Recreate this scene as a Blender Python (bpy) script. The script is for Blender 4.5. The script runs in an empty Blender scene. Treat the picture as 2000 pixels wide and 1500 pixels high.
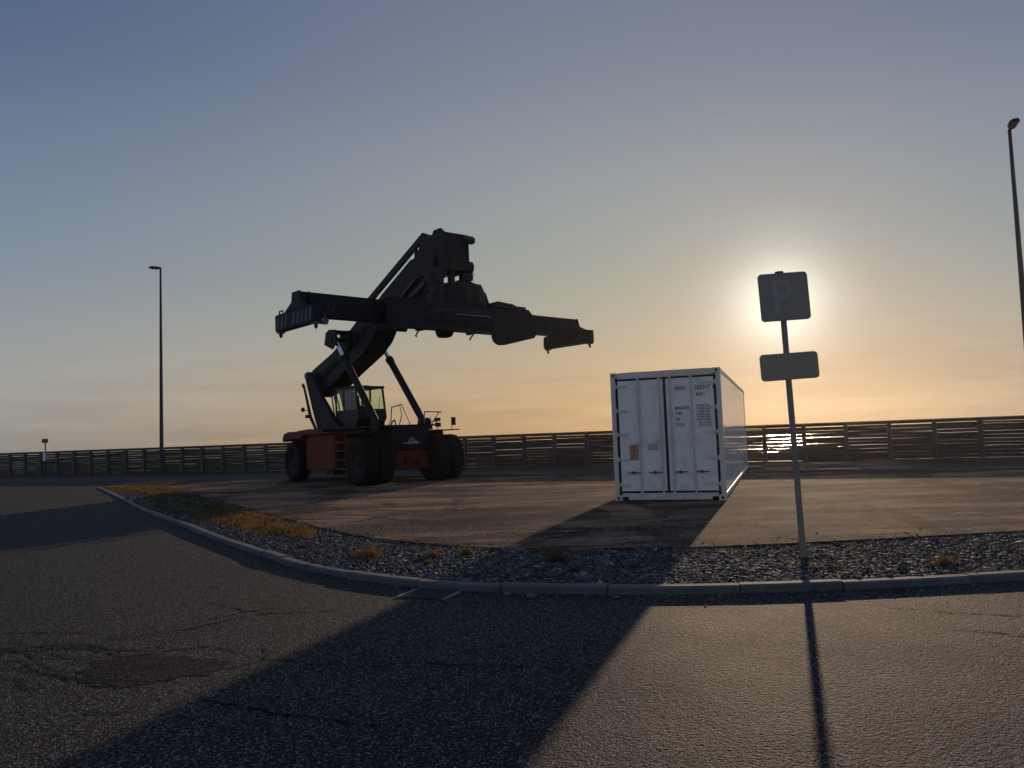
import bpy, bmesh, math, random
import numpy as np
from math import radians, sin, cos, pi, atan2, sqrt
from mathutils import Vector, Matrix, Euler
random.seed(7); RNG = np.random.default_rng(7)
SC = bpy.context.scene

# ------------------------------------------------------------------ camera
cd = bpy.data.cameras.new("camera"); cam = bpy.data.objects.new("camera", cd)
SC.collection.objects.link(cam); SC.camera = cam
cd.sensor_width = 36.0; cd.lens = 27.0; cd.clip_start = 0.1; cd.clip_end = 30000
cam.matrix_world = (Matrix.Translation((0, 0, 1.676)) @ Matrix.Rotation(radians(90 + 3.7925), 4, 'X')
                    @ Matrix.Rotation(radians(-2.09), 4, 'Z'))
# ------------------------------------------------------------------ light
SUN_AZ, SUN_EL = radians(19.55), radians(8.45)
SUN_DIR = Vector((sin(SUN_AZ) * cos(SUN_EL), cos(SUN_AZ) * cos(SUN_EL), sin(SUN_EL)))
SKY_STRENGTH = 0.05
SC.view_settings.view_transform = 'Standard'; SC.view_settings.look = 'None'
SC.view_settings.gamma = 1.0; SC.view_settings.exposure = 0.0
SC.view_settings.use_curve_mapping = False

W = bpy.data.worlds.new("World"); SC.world = W; W.use_nodes = True
nt = W.node_tree; nt.nodes.clear()
def N(t, kind, **kw):
    n = t.nodes.new(kind)
    for k, v in kw.items(): setattr(n, k, v)
    return n
def val(n, i, v): n.inputs[i].default_value = v
def mth(t, op, a, b=None, c=None, clamp=False):
    n = t.nodes.new('ShaderNodeMath'); n.operation = op; n.use_clamp = clamp
    for i, x in enumerate((a, b, c)):
        if x is None: continue
        if hasattr(x, 'is_linked'): t.links.new(x, n.inputs[i])
        else: n.inputs[i].default_value = x
    return n.outputs[0]
def vmul(t, col, f):
    n = t.nodes.new('ShaderNodeVectorMath'); n.operation = 'SCALE'
    if hasattr(col, 'is_linked'): t.links.new(col, n.inputs[0])
    else: n.inputs[0].default_value = col
    if hasattr(f, 'is_linked'): t.links.new(f, n.inputs['Scale'])
    else: n.inputs['Scale'].default_value = f
    return n.outputs[0]
def vop(t, op, a, b):
    n = t.nodes.new('ShaderNodeVectorMath'); n.operation = op
    for i, x in enumerate((a, b)):
        if hasattr(x, 'is_linked'): t.links.new(x, n.inputs[i])
        else: n.inputs[i].default_value = x
    return n.outputs[1] if op == 'DOT_PRODUCT' else n.outputs[0]
def ramp(t, fac, stops, mode='LINEAR'):
    n = t.nodes.new('ShaderNodeValToRGB'); n.color_ramp.interpolation = mode
    e = n.color_ramp.elements
    while len(e) > 1: e.remove(e[-1])
    e[0].position = stops[0][0]; c = stops[0][1]; e[0].color = (*c, 1)
    for p, c in stops[1:]:
        k = e.new(p); k.color = (*c, 1)
    t.links.new(fac, n.inputs[0]); return n.outputs[0]

sky = N(nt, 'ShaderNodeTexSky', sky_type='NISHITA', sun_disc=False)
sky.sun_elevation = SUN_EL; sky.sun_rotation = SUN_AZ
sky.altitude = 0; sky.air_density = 1.0; sky.dust_density = 0.3; sky.ozone_density = 1.5
geo = N(nt, 'ShaderNodeTexCoord')
dirv = geo.outputs['Generated']
sep = N(nt, 'ShaderNodeSeparateXYZ'); nt.links.new(dirv, sep.inputs[0])
cosg = vop(nt, 'DOT_PRODUCT', dirv, tuple(SUN_DIR))
ang = mth(nt, 'ARCCOSINE', mth(nt, 'MINIMUM', cosg, 0.999999))       # radians from the sun
# sea-air tint over the clear sky: one colour scale by elevation under the sun, one away from it, and an aureole
def gauss(width): return mth(nt, 'EXPONENT', mth(nt, 'MULTIPLY', mth(nt, 'POWER', mth(nt, 'DIVIDE', ang, width), 2.0), -1.0))
def expo(width): return mth(nt, 'EXPONENT', mth(nt, 'MULTIPLY', mth(nt, 'DIVIDE', ang, width), -1.0))
elev = mth(nt, 'MULTIPLY', mth(nt, 'ARCSINE', sep.outputs[2]), 2 / pi, clamp=True)
flat = vop(nt, 'NORMALIZE', vop(nt, 'MULTIPLY', dirv, (1, 1, 0)), (0, 0, 0))
daz = mth(nt, 'ARCCOSINE', mth(nt, 'MINIMUM', vop(nt, 'DOT_PRODUCT', flat, (sin(radians(9)), cos(radians(9)), 0)), .99999))
wz = mth(nt, 'EXPONENT', mth(nt, 'MULTIPLY', mth(nt, 'POWER', mth(nt, 'DIVIDE', daz, radians(40)), 2.0), -1.0))
NEAR = [(0, (.36, .225, .11)), (3, (.50, .325, .17)), (7, (.43, .385, .29)), (12, (.325, .345, .295)), (18, (.29, .32, .34)), (25, (.20, .235, .29)), (34, (.14, .17, .25)), (60, (.145, .19, .29)), (90, (.14, .185, .29))]
AWAY = [(0, (.205, .245, .265)), (3, (.28, .33, .36)), (7, (.26, .30, .34)), (12, (.15, .22, .34)), (18, (.115, .17, .28)), (25, (.045, .085, .21)), (34, (.03, .07, .19)), (60, (.14, .185, .29)), (90, (.14, .185, .29))]  # overhead stops of both scales raised out of view, added to lift the shade
rn = ramp(nt, elev, [(k / 90, c) for k, c in NEAR], 'B_SPLINE'); ra = ramp(nt, elev, [(k / 90, c) for k, c in AWAY], 'B_SPLINE')
mixs = N(nt, 'ShaderNodeMix', data_type='RGBA'); nt.links.new(wz, mixs.inputs['Factor']); nt.links.new(ra, mixs.inputs['A']); nt.links.new(rn, mixs.inputs['B'])
back = mth(nt, 'ADD', 1.0, mth(nt, 'MULTIPLY', mth(nt, 'DIVIDE', mth(nt, 'SUBTRACT', daz, radians(65)), radians(60), clamp=True), .6))   # added fill: unseen sky behind the camera brightened to lift shaded faces
tint = vmul(nt, vmul(nt, mixs.outputs['Result'], back), 1 / SKY_STRENGTH)
A1 = vmul(nt, tuple(c / SKY_STRENGTH for c in (.30, .36, .34)), gauss(radians(3.9)))
A2 = vmul(nt, tuple(c / SKY_STRENGTH for c in (.12, .02, .0)), expo(radians(6)))
A3 = vmul(nt, tuple(c / SKY_STRENGTH for c in (.40, .36, .30)), gauss(radians(2.4)))
SKYBASE = vmul(nt, sky.outputs[0], .06)
tot = vop(nt, 'ADD', vop(nt, 'ADD', vop(nt, 'ADD', SKYBASE, tint), vop(nt, 'ADD', A1, A2)), A3)
# low veil of thin cloud just above the sea
mapn = N(nt, 'ShaderNodeMapping'); nt.links.new(dirv, mapn.inputs[0]); mapn.inputs['Scale'].default_value = (3, 3, 34)
nz = N(nt, 'ShaderNodeTexNoise'); nt.links.new(mapn.outputs[0], nz.inputs[0]); val(nz, 'Scale', 2.2); val(nz, 'Detail', 6); val(nz, 'Roughness', .55)
band = mth(nt, 'MULTIPLY', mth(nt, 'SMOOTH_MAX', mth(nt, 'SUBTRACT', 1.0, mth(nt, 'DIVIDE', mth(nt, 'ABSOLUTE', sep.outputs[2]), 0.14)), 0.0, 0.1), 1.0)
cl = mth(nt, 'MULTIPLY', mth(nt, 'SUBTRACT', nz.outputs[0], 0.5), band)
tot = vmul(nt, tot, mth(nt, 'ADD', 1.0, mth(nt, 'MULTIPLY', cl, 0.6)))
bg = N(nt, 'ShaderNodeBackground'); nt.links.new(tot, bg.inputs[0]); val(bg, 'Strength', SKY_STRENGTH)
wo = N(nt, 'ShaderNodeOutputWorld'); nt.links.new(bg.outputs[0], wo.inputs[0])

sl = bpy.data.lights.new("sun", 'SUN'); sl.energy = 3.7; sl.angle = radians(0.6); sl.color = (1.0, 0.72, 0.48)
so = bpy.data.objects.new("sun", sl); SC.collection.objects.link(so)
so.rotation_euler = SUN_DIR.to_track_quat('Z', 'Y').to_euler(); so.location = (0, 0, 60)
SC.cycles.max_bounces = 8; SC.cycles.transparent_max_bounces = 24; SC.cycles.volume_bounces = 0
SC.cycles.sample_clamp_indirect = 6.0; SC.cycles.use_denoising = True
SC.cycles.caustics_reflective = False; SC.cycles.caustics_refractive = False

# ------------------------------------------------------------------ materials
def mat(name, col, rough=.6, metal=0., spec=.5, var=.15, vscale=3., bump=0., bscale=40., coat=0., dirt=None, dscale=1.3, dlo=.5, dhi=.7):
    m = bpy.data.materials.new(name); m.use_nodes = True; t = m.node_tree
    b = t.nodes['Principled BSDF']; tc = N(t, 'ShaderNodeTexCoord'); co = tc.outputs['Object']
    n = N(t, 'ShaderNodeTexNoise'); t.links.new(co, n.inputs[0]); val(n, 'Scale', vscale); val(n, 'Detail', 5)
    f = mth(t, 'ADD', 1 - var, mth(t, 'MULTIPLY', n.outputs[0], 2 * var))
    c = vmul(t, col, f)
    if dirt:
        d = N(t, 'ShaderNodeTexNoise'); t.links.new(co, d.inputs[0]); val(d, 'Scale', dscale); val(d, 'Detail', 8); val(d, 'Roughness', .7)
        mk = mth(t, 'DIVIDE', mth(t, 'SUBTRACT', d.outputs[0], dlo), dhi - dlo, clamp=True)
        mx = N(t, 'ShaderNodeMix', data_type='RGBA'); t.links.new(mk, mx.inputs['Factor'])
        t.links.new(c, mx.inputs['A']); mx.inputs['B'].default_value = (*dirt, 1); c = mx.outputs['Result']
    t.links.new(c, b.inputs['Base Color'])
    t.links.new(mth(t, 'ADD', rough - .08, mth(t, 'MULTIPLY', n.outputs[0], .16)), b.inputs['Roughness'])
    val(b, 'Metallic', metal); val(b, 'Specular IOR Level', spec)
    if coat: val(b, 'Coat Weight', coat); val(b, 'Coat Roughness', .15)
    if bump:
        n2 = N(t, 'ShaderNodeTexNoise'); t.links.new(co, n2.inputs[0]); val(n2, 'Scale', bscale); val(n2, 'Detail', 4)
        bp = N(t, 'ShaderNodeBump'); val(bp, 'Strength', 1); val(bp, 'Distance', bump); t.links.new(n2.outputs[0], bp.inputs['Height'])
        t.links.new(bp.outputs[0], b.inputs['Normal'])
    return m

def asphalt(name, base, warm, grain=95., bump=.0035, dusty=0., rough=.72, spec=.35):
    m = bpy.data.materials.new(name); m.use_nodes = True; t = m.node_tree
    b = t.nodes['Principled BSDF']; g = N(t, 'ShaderNodeNewGeometry'); co = g.outputs['Position']
    v = N(t, 'ShaderNodeTexVoronoi'); t.links.new(co, v.inputs['Vector']); val(v, 'Scale', grain)
    v2 = N(t, 'ShaderNodeTexVoronoi'); t.links.new(co, v2.inputs['Vector']); val(v2, 'Scale', grain * .47)
    n = N(t, 'ShaderNodeTexNoise'); t.links.new(co, n.inputs[0]); val(n, 'Scale', .55); val(n, 'Detail', 7); val(n, 'Roughness', .62)
    n3 = N(t, 'ShaderNodeTexNoise'); t.links.new(co, n3.inputs[0]); val(n3, 'Scale', grain * 1.7); val(n3, 'Detail', 3)
    sp = N(t, 'ShaderNodeSeparateXYZ'); t.links.new(v.outputs['Color'], sp.inputs[0])
    f = mth(t, 'ADD', .42, mth(t, 'MULTIPLY', mth(t, 'POWER', sp.outputs[0], 5.0), 3.6))
    f = mth(t, 'MULTIPLY', f, mth(t, 'MAXIMUM', .10, mth(t, 'DIVIDE', mth(t, 'SUBTRACT', .66, v.outputs['Distance']), .30, clamp=True)))   # bitumen-dark gaps between the stones
    f = mth(t, 'MULTIPLY', f, mth(t, 'ADD', .62, mth(t, 'MULTIPLY', n.outputs[0], .76)))
    c = vmul(t, base, f)
    if dusty:
        def layer(c, scl, rot, scale, lo, hi, amt, col, det=9., dist=0.):
            mp = N(t, 'ShaderNodeMapping'); t.links.new(co, mp.inputs[0]); mp.inputs['Rotation'].default_value = (0, 0, rot); mp.inputs['Scale'].default_value = (*scl, 1)
            d = N(t, 'ShaderNodeTexNoise'); t.links.new(mp.outputs[0], d.inputs[0]); val(d, 'Scale', scale); val(d, 'Detail', det); val(d, 'Roughness', .66); val(d, 'Distortion', dist)
            mk = mth(t, 'MULTIPLY', mth(t, 'DIVIDE', mth(t, 'SUBTRACT', d.outputs[0], lo), hi - lo, clamp=True), amt)
            mx = N(t, 'ShaderNodeMix', data_type='RGBA'); t.links.new(mk, mx.inputs['Factor']); t.links.new(c, mx.inputs['A']); mx.inputs['B'].default_value = (*col, 1)
            return mx.outputs['Result']
        c = layer(c, (.28, 1.0), .38, .8, .45, .58, dusty, warm)                        # blown sand and rust dust
        c = layer(c, (.9, .5), -.5, .45, .50, .57, .7, (.030, .025, .022), 8, .8)       # oil-dark worn areas
        c = layer(c, (.2, 2.2), .30, 1.3, .56, .60, .7, (.024, .020, .018), 9, .5)     # scuffs
        c = layer(c, (.35, 2.4), .25, 1.1, .60, .63, .8, (.26, .18, .13), 9, 1.0)       # pale scrapes
    t.links.new(c, b.inputs['Base Color'])
    t.links.new(mth(t, 'ADD', rough - .12, mth(t, 'MULTIPLY', n.outputs[0], .24)), b.inputs['Roughness']); val(b, 'Specular IOR Level', spec)
    hgt = mth(t, 'ADD', mth(t, 'ADD', mth(t, 'MULTIPLY', v.outputs['Distance'], -1.0), mth(t, 'MULTIPLY', v2.outputs['Distance'], -.8)), mth(t, 'MULTIPLY', n3.outputs[0], .7))
    bp = N(t, 'ShaderNodeBump'); val(bp, 'Strength', 1); val(bp, 'Distance', bump); t.links.new(hgt, bp.inputs['Height'])
    t.links.new(bp.outputs[0], b.inputs['Normal'])
    return m

M = {}
M['road'] = asphalt('road_asphalt', (.118, .118, .130), (.1, .08, .06), grain=72, bump=.050, spec=.10, rough=.8)
M['yard'] = asphalt('yard_asphalt', (.15, .118, .097), (.30, .18, .10), grain=50, bump=.006, dusty=.85, spec=.02, rough=.92)
M['verge'] = asphalt('verge_surface', (.045, .044, .043), (.1, .09, .08), grain=30, bump=.010, spec=.1)
M['patch'] = asphalt('tar_patch', (.062, .056, .055), (.1, .08, .06), grain=95, bump=.014, rough=.9, spec=.05)
M['crack'] = mat('crack_dark', (.008, .008, .008), .95, spec=.1)
M['rubber_mark'] = mat('rubber_mark', (.035, .030, .027), .9, spec=.04)
M['bed'] = mat('bed_soil', (.04, .036, .032), .95, bump=.02, bscale=25, spec=.2)
M['stone'] = mat('stone', (.15, .145, .14), .8, var=.5, vscale=9, spec=.15)
M['kerb'] = mat('kerb_concrete', (.082, .08, .08), .85, var=.35, vscale=6, bump=.003, bscale=90, dirt=(.05, .047, .044), dlo=.45, dhi=.75)
M['tyre'] = mat('tyre_rubber', (.008, .008, .009), .8, spec=.15, bump=.003, bscale=30)
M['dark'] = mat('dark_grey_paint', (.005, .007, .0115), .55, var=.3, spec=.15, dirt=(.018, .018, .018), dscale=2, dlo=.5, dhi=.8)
M['darker'] = mat('black_paint', (.004, .0045, .006), .55, var=.25, spec=.3)
M['steel'] = mat('worn_steel', (.07, .07, .075), .45, metal=.8)
M['chrome'] = mat('cylinder_chrome', (.55, .56, .6), .16, metal=1.)
M['red'] = mat('red_paint', (.13, .016, .009), .55, var=.25, spec=.15, dirt=(.07, .012, .009), dscale=1.8, dlo=.5, dhi=.8)
M['rim'] = mat('rim_paint', (.035, .012, .010), .7, spec=.2, dirt=(.015, .013, .012), dscale=3, dlo=.4, dhi=.7)
M['hose'] = mat('black_hose', (.01, .01, .01), .5)
M['white'] = mat('container_white', (.72, .655, .585), .4, var=.10, vscale=1.2, spec=.4, dirt=(.40, .34, .28), dscale=2.1, dlo=.48, dhi=.85)
M['side'] = mat('container_side', (.74, .72, .70), .13, var=.05, vscale=.8, spec=.5, dirt=(.5, .47, .43), dscale=.9, dlo=.55, dhi=.9)
M['white_frame'] = mat('container_frame', (.56, .49, .40), .5, var=.12, dirt=(.30, .13, .07), dscale=5.5, dlo=.60, dhi=.70)
M['gasket'] = mat('gasket', (.012, .012, .012), .7)
M['ink'] = mat('ink', (.02, .022, .026), .6)
M['orange'] = mat('orange_sticker', (.42, .20, .10), .5, var=.1)
M['wood'] = mat('weathered_board', (.075, .052, .038), .85, var=.4, vscale=5, bump=.003, bscale=60, spec=.2)
M['post'] = mat('fence_post', (.095, .085, .075), .85, var=.3, vscale=3, spec=.2)
M['pole'] = mat('galvanised_pole', (.05, .05, .052), .7, metal=.0, spec=.2, var=.15)
M['lamp'] = mat('lamp_housing', (.04, .042, .045), .5)
M['lens'] = mat('lamp_lens', (.25, .25, .25), .3)
M['signpost'] = mat('sign_post_glare_tint', (.24, .18, .125), .7, var=.15)  # brown veil of the sun's glare painted into the post colour
M['pale_bar'] = mat('pale_concrete_bar', (.16, .155, .15), .8, spec=.2)
M['sign'] = mat('sign_face', (.30, .235, .185), .8, spec=.2, var=.08)  # sun glare over the plate mixed into its warm base colour
M['signp'] = mat('sign_letter', (.36, .285, .225), .8, spec=.2, var=.05)  # letter warmed by the same painted glare
M['signback'] = mat('sign_plate_glare_tint', (.33, .24, .16), .8, spec=.2, var=.1)  # plate colour browned to carry the veiling glare of the sun
M['yellow'] = mat('sign_yellow', (.16, .12, .03), .6)
M['rock'] = mat('breakwater_rock', (.10, .095, .09), .9, var=.4, bump=.05, bscale=3)
M['logo'] = mat('logo_white', (.62, .64, .68), .5)
M['stripe'] = mat('worn_stripe', (.10, .115, .14), .6, var=.5, vscale=12)
M['seat'] = mat('seat_fabric', (.02, .02, .022), .9)
def grassmat(name, c1, c2):
    m = bpy.data.materials.new(name); m.use_nodes = True; t = m.node_tree; t.nodes.clear()
    o = N(t, 'ShaderNodeOutputMaterial'); g = N(t, 'ShaderNodeNewGeometry')
    n = N(t, 'ShaderNodeTexNoise'); t.links.new(g.outputs['Position'], n.inputs[0]); val(n, 'Scale', 1.6); val(n, 'Detail', 4)
    r = mth(t, 'ADD', mth(t, 'MULTIPLY', g.outputs['Random Per Island'], .5), mth(t, 'MULTIPLY', n.outputs[0], .5))
    c = ramp(t, r, [(.2, c1), (.75, c2)])
    d = N(t, 'ShaderNodeBsdfDiffuse'); tr = N(t, 'ShaderNodeBsdfTranslucent'); mx = N(t, 'ShaderNodeMixShader'); val(mx, 0, .5)
    t.links.new(c, d.inputs[0]); t.links.new(c, tr.inputs[0]); t.links.new(d.outputs[0], mx.inputs[1]); t.links.new(tr.outputs[0], mx.inputs[2])
    t.links.new(mx.outputs[0], o.inputs[0]); return m
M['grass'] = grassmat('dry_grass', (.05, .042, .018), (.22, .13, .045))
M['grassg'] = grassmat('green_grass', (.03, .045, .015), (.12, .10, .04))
def glassmat():
    m = bpy.data.materials.new('tinted_cab_glass'); m.use_nodes = True; t = m.node_tree; t.nodes.clear()
    o = N(t, 'ShaderNodeOutputMaterial'); tr = N(t, 'ShaderNodeBsdfTransparent'); tr.inputs[0].default_value = (.93, .985, .92, 1)
    g = N(t, 'ShaderNodeBsdfGlossy'); val(g, 'Roughness', .04); fr = N(t, 'ShaderNodeFresnel'); val(fr, 'IOR', 1.45); gg = N(t, 'ShaderNodeNewGeometry')
    mx = N(t, 'ShaderNodeMixShader'); t.links.new(mth(t, 'MULTIPLY', fr.outputs[0], mth(t, 'SUBTRACT', 1.0, gg.outputs['Backfacing'])), mx.inputs[0]); t.links.new(tr.outputs[0], mx.inputs[1]); t.links.new(g.outputs[0], mx.inputs[2])
    t.links.new(mx.outputs[0], o.inputs[0]); return m
M['glass'] = glassmat()
def seamat():
    m = bpy.data.materials.new('sea'); m.use_nodes = True; t = m.node_tree; b = t.nodes['Principled BSDF']
    b.inputs['Base Color'].default_value = (.02, .035, .045, 1); val(b, 'Roughness', .22); val(b, 'IOR', 1.33)
    g = N(t, 'ShaderNodeNewGeometry'); n = N(t, 'ShaderNodeTexNoise'); t.links.new(g.outputs['Position'], n.inputs[0]); val(n, 'Scale', .8); val(n, 'Detail', 6)
    bp = N(t, 'ShaderNodeBump'); val(bp, 'Strength', 1); val(bp, 'Distance', .25); t.links.new(n.outputs[0], bp.inputs['Height']); t.links.new(bp.outputs[0], b.inputs['Normal'])
    return m
M['sea'] = seamat()

# ------------------------------------------------------------------ mesh builder
class MB:
    def __init__(s): s.v = []; s.f = []; s.sm = []
    def add(s, vs, fs, smooth=False, T=None):
        o = len(s.v)
        if T is not None: vs = [T @ Vector(p) for p in vs]
        s.v += [tuple(p) for p in vs]; s.f += [tuple(i + o for i in f) for f in fs]; s.sm += [smooth] * len(fs)
        return s
    def box(s, x0, x1, y0, y1, z0, z1, T=None):
        v = [(x, y, z) for z in (z0, z1) for y in (y0, y1) for x in (x0, x1)]
        return s.add(v, [(0, 2, 3, 1), (4, 5, 7, 6), (0, 1, 5, 4), (2, 6, 7, 3), (0, 4, 6, 2), (1, 3, 7, 5)], False, T)
    def prism(s, prof, a, b, axis='y', T=None):
        n = len(prof); mk = {'y': lambda p, q: (p[0], q, p[1]), 'x': lambda p, q: (q, p[0], p[1]), 'z': lambda p, q: (p[0], p[1], q)}[axis]
        v = [mk(p, a) for p in prof] + [mk(p, b) for p in prof]
        return s.add(v, [tuple(range(n)), tuple(range(2 * n - 1, n - 1, -1))] + [(i, i + n, (i + 1) % n + n, (i + 1) % n) for i in range(n)], False, T)
    def tube(s, p0, p1, r0, r1=None, n=12, cap=True, T=None):
        p0, p1 = Vector(p0), Vector(p1); r1 = r0 if r1 is None else r1
        d = (p1 - p0).normalized(); u = d.orthogonal().normalized(); w = d.cross(u)
        v = []
        for p, r in ((p0, r0), (p1, r1)):
            for i in range(n): a = 2 * pi * i / n; v.append(p + u * (r * cos(a)) + w * (r * sin(a)))
        s.add(v, [(i, (i + 1) % n, (i + 1) % n + n, i + n) for i in range(n)], True, T)
        if cap: s.add(v[:n], [tuple(range(n - 1, -1, -1))], False, T); s.add(v[n:], [tuple(range(n))], False, T)
        return s
    def path(s, pts, r, n=8, T=None):
        for a, b in zip(pts[:-1], pts[1:]): s.tube(a, b, r, n=n, T=T)
        for p in pts[1:-1]: s.ball(p, r * 1.02, T=T)
        return s
    def ball(s, c, r, n=8, m=5, T=None, sx=1, sy=1, sz=1):
        v = [(c[0], c[1], c[2] + r * sz)]
        for j in range(1, m):
            for i in range(n): a = 2 * pi * i / n; t = pi * j / m; v.append((c[0] + r * sx * sin(t) * cos(a), c[1] + r * sy * sin(t) * sin(a), c[2] + r * sz * cos(t)))
        v.append((c[0], c[1], c[2] - r * sz)); f = [(0, 1 + i, 1 + (i + 1) % n) for i in range(n)]
        for j in range(m - 2):
            for i in range(n): a = 1 + j * n + i; b = 1 + j * n + (i + 1) % n; f.append((a, a + n, b + n, b))
        L = len(v) - 1; k = 1 + (m - 2) * n; f += [(k + (i + 1) % n, k + i, L) for i in range(n)]
        return s.add(v, f, True, T)
    def lathe_y(s, prof, cx=0, cz=0, n=36, T=None, smooth=True):      # prof: (y, r)
        v = []; m = len(prof)
        for i in range(n):
            a = 2 * pi * i / n
            for y, r in prof: v.append((cx + r * cos(a), y, cz + r * sin(a)))
        f = [(i * m + j, i * m + j + 1, ((i + 1) % n) * m + j + 1, ((i + 1) % n) * m + j) for i in range(n) for j in range(m - 1)]
        return s.add(v, f, smooth, T)
    def build(s, name, m, parent=None, bevel=0., fix=True):
        me = bpy.data.meshes.new(name); me.from_pydata(s.v, [], s.f); me.polygons.foreach_set('use_smooth', s.sm)
        if fix:
            bm = bmesh.new(); bm.from_mesh(me); bmesh.ops.recalc_face_normals(bm, faces=bm.faces); bm.to_mesh(me); bm.free()
        me.materials.append(M[m] if isinstance(m, str) else m)
        o = bpy.data.objects.new(name, me); SC.collection.objects.link(o)
        if parent is not None: o.parent = parent
        if bevel:
            b = o.modifiers.new('bevel', 'BEVEL'); b.width = bevel; b.segments = 2; b.limit_method = 'ANGLE'; b.angle_limit = radians(40)
        return o
def tag(o, label=None, cat=None, group=None, kind=None):
    if label: o['label'] = label
    if cat: o['category'] = cat
    if group: o['group'] = group
    if kind: o['kind'] = kind
    return o
def empty(name, loc, rz=0, **kw):
    o = bpy.data.objects.new(name, None); SC.collection.objects.link(o); o.location = loc; o.rotation_euler = (0, 0, rz)
    o.empty_display_size = .3; return tag(o, **kw)
def structure(o): o['kind'] = 'structure'; return o
def text_mesh(name, txt, size, m, parent, M4, xs=1., shear=0., extrude=.0008, align='LEFT', offset=0.):
    cu = bpy.data.curves.new(name, 'FONT'); cu.body = txt; cu.size = size; cu.extrude = extrude; cu.shear = shear; cu.align_x = align; cu.offset = offset; cu.resolution_u = 3
    tmp = bpy.data.objects.new(name + '_curve', cu); SC.collection.objects.link(tmp)
    bpy.context.view_layer.update(); dg = bpy.context.evaluated_depsgraph_get()
    me = bpy.data.meshes.new_from_object(tmp.evaluated_get(dg)); bpy.data.objects.remove(tmp); bpy.data.curves.remove(cu)
    me.transform(M4 @ Matrix.Diagonal((xs, 1, 1, 1))); me.name = name; me.materials.clear(); me.materials.append(M[m])
    o = bpy.data.objects.new(name, me); SC.collection.objects.link(o); o.parent = parent; return o

# ------------------------------------------------------------------ ground
def sstep(a, b, x): t = min(1, max(0, (x - a) / (b - a))); return t * t * (3 - 2 * t)
def road_z(y): return .096 * sstep(15, 31, y)
KERB = [(-17.51, 32.32), (-13.09, 25.47), (-9.79, 20.31), (-8.11, 17.85), (-6.77, 15.87), (-5.37, 13.77), (-4.36, 12.35), (-3.53, 11.17), (-3.05, 10.47), (-2.39, 9.72), (-1.85, 9.27), (-1.36, 8.85), (-0.93, 8.62), (-0.52, 8.41), (0.05, 8.21), (0.97, 8.01), (1.98, 7.86), (3.0, 7.83), (4.06, 7.89), (5.16, 7.98), (6.32, 8.13), (8.5, 8.45), (12, 9.1), (18, 10.5)]
BACK = [(-17.64, 32.96), (-16.06, 32.43), (-14.68, 31.68), (-12.7, 29.16), (-9.84, 24.45), (-7.81, 21.06), (-6.17, 18.35), (-4.32, 15.49), (-2.94, 13.29), (-2.01, 12.24), (-1.23, 11.53), (-0.54, 11.02), (0.34, 10.68), (1.3, 10.49), (2.64, 10.34), (4.04, 10.42), (5.5, 10.59), (7.01, 10.76), (8.65, 11.04), (12, 11.7), (18, 13.1)]
def smooth_line(P, step=.25):
    out = []
    for i in range(len(P) - 1):
        p0 = Vector(P[max(i - 1, 0)]); p1 = Vector(P[i]); p2 = Vector(P[i + 1]); p3 = Vector(P[min(i + 2, len(P) - 1)])
        n = max(2, int((p2 - p1).length / step))
        for k in range(n):
            t = k / n
            out.append(.5 * ((2 * p1) + (p2 - p0) * t + (2 * p0 - 5 * p1 + 4 * p2 - p3) * t * t + (3 * p1 - p0 - 3 * p2 + p3) * t ** 3))
    out.append(Vector(P[-1])); return out
def relax(P, it=6):
    for _ in range(it):
        P = [P[0]] + [(P[i - 1] + 2 * P[i] + P[i + 1]) / 4 for i in range(1, len(P) - 1)] + [P[-1]]
    return P
KL = relax(smooth_line(KERB), 10); BL = relax(smooth_line(BACK), 10)

b = MB()                                     # road sheet, one grid
xs = [-400, -150, -80, -60, -40, -30, -20, -10, -5, 0, 5, 10, 20, 40, 80, 150, 400]
ys = [-400, -100, -40, -10, 0, 5, 10, 13, 15] + [15 + 16 * k / 16 for k in range(1, 17)] + [33, 36, 60]
def fence_y(x): return 37.8 - .44 * x
vi = {}
for j, y in enumerate(ys):
    for i, x in enumerate(xs): vi[i, j] = len(b.v); b.v.append((x, min(y, fence_y(x) + 3) if y > 30 else y, road_z(y)))
for j in range(len(ys) - 1):
    for i in range(len(xs) - 1):
        b.f.append((vi[i, j], vi[i + 1, j], vi[i + 1, j + 1], vi[i, j + 1])); b.sm.append(True)
# the sheet stops at the shore on the far side
b.v = [(x, min(y, fence_y(x) + 3), z - (.02 if y > fence_y(x) + 2.9 else 0)) for x, y, z in b.v]
structure(b.build('road', 'road'))

def sheet(name, poly, z, m, thick=.3):
    b = MB(); n = len(poly)
    b.v = [(p[0], p[1], z) for p in poly] + [(p[0], p[1], z - thick) for p in poly]
    from mathutils.geometry import tessellate_polygon
    tri = tessellate_polygon([[Vector((p[0], p[1], 0)) for p in poly]])
    b.f = [tuple(t) for t in tri] + [(i, (i + 1) % n, (i + 1) % n + n, i + n) for i in range(n)]
    b.sm = [False] * len(b.f)
    return structure(b.build(name, m))
VERGE = lambda x: 29.9 - .45 * x
# yard: behind the bed, up to the shore
yard = [(p.x, p.y) for p in BL] + [(60, 22), (60, fence_y(60) + 2.6 + 20)]
yard = [(p.x, p.y) for p in BL] + [(34, 16.6), (34, VERGE(34) + 1.5), (-17.9, VERGE(-17.9) - .4), (-17.95, 34)]
sheet('yard', yard, .100, 'yard')
# bed of soil under the gravel
bedp = [(p.x, p.y + .05) for p in KL] + [(p.x, p.y + .0) for p in reversed(BL)]
sheet('gravel_bed', [(p.x + .02, p.y + .06) for p in KL] + [(p.x - .01, p.y - .004) for p in reversed(BL)], .045, 'bed', .2)
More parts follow.
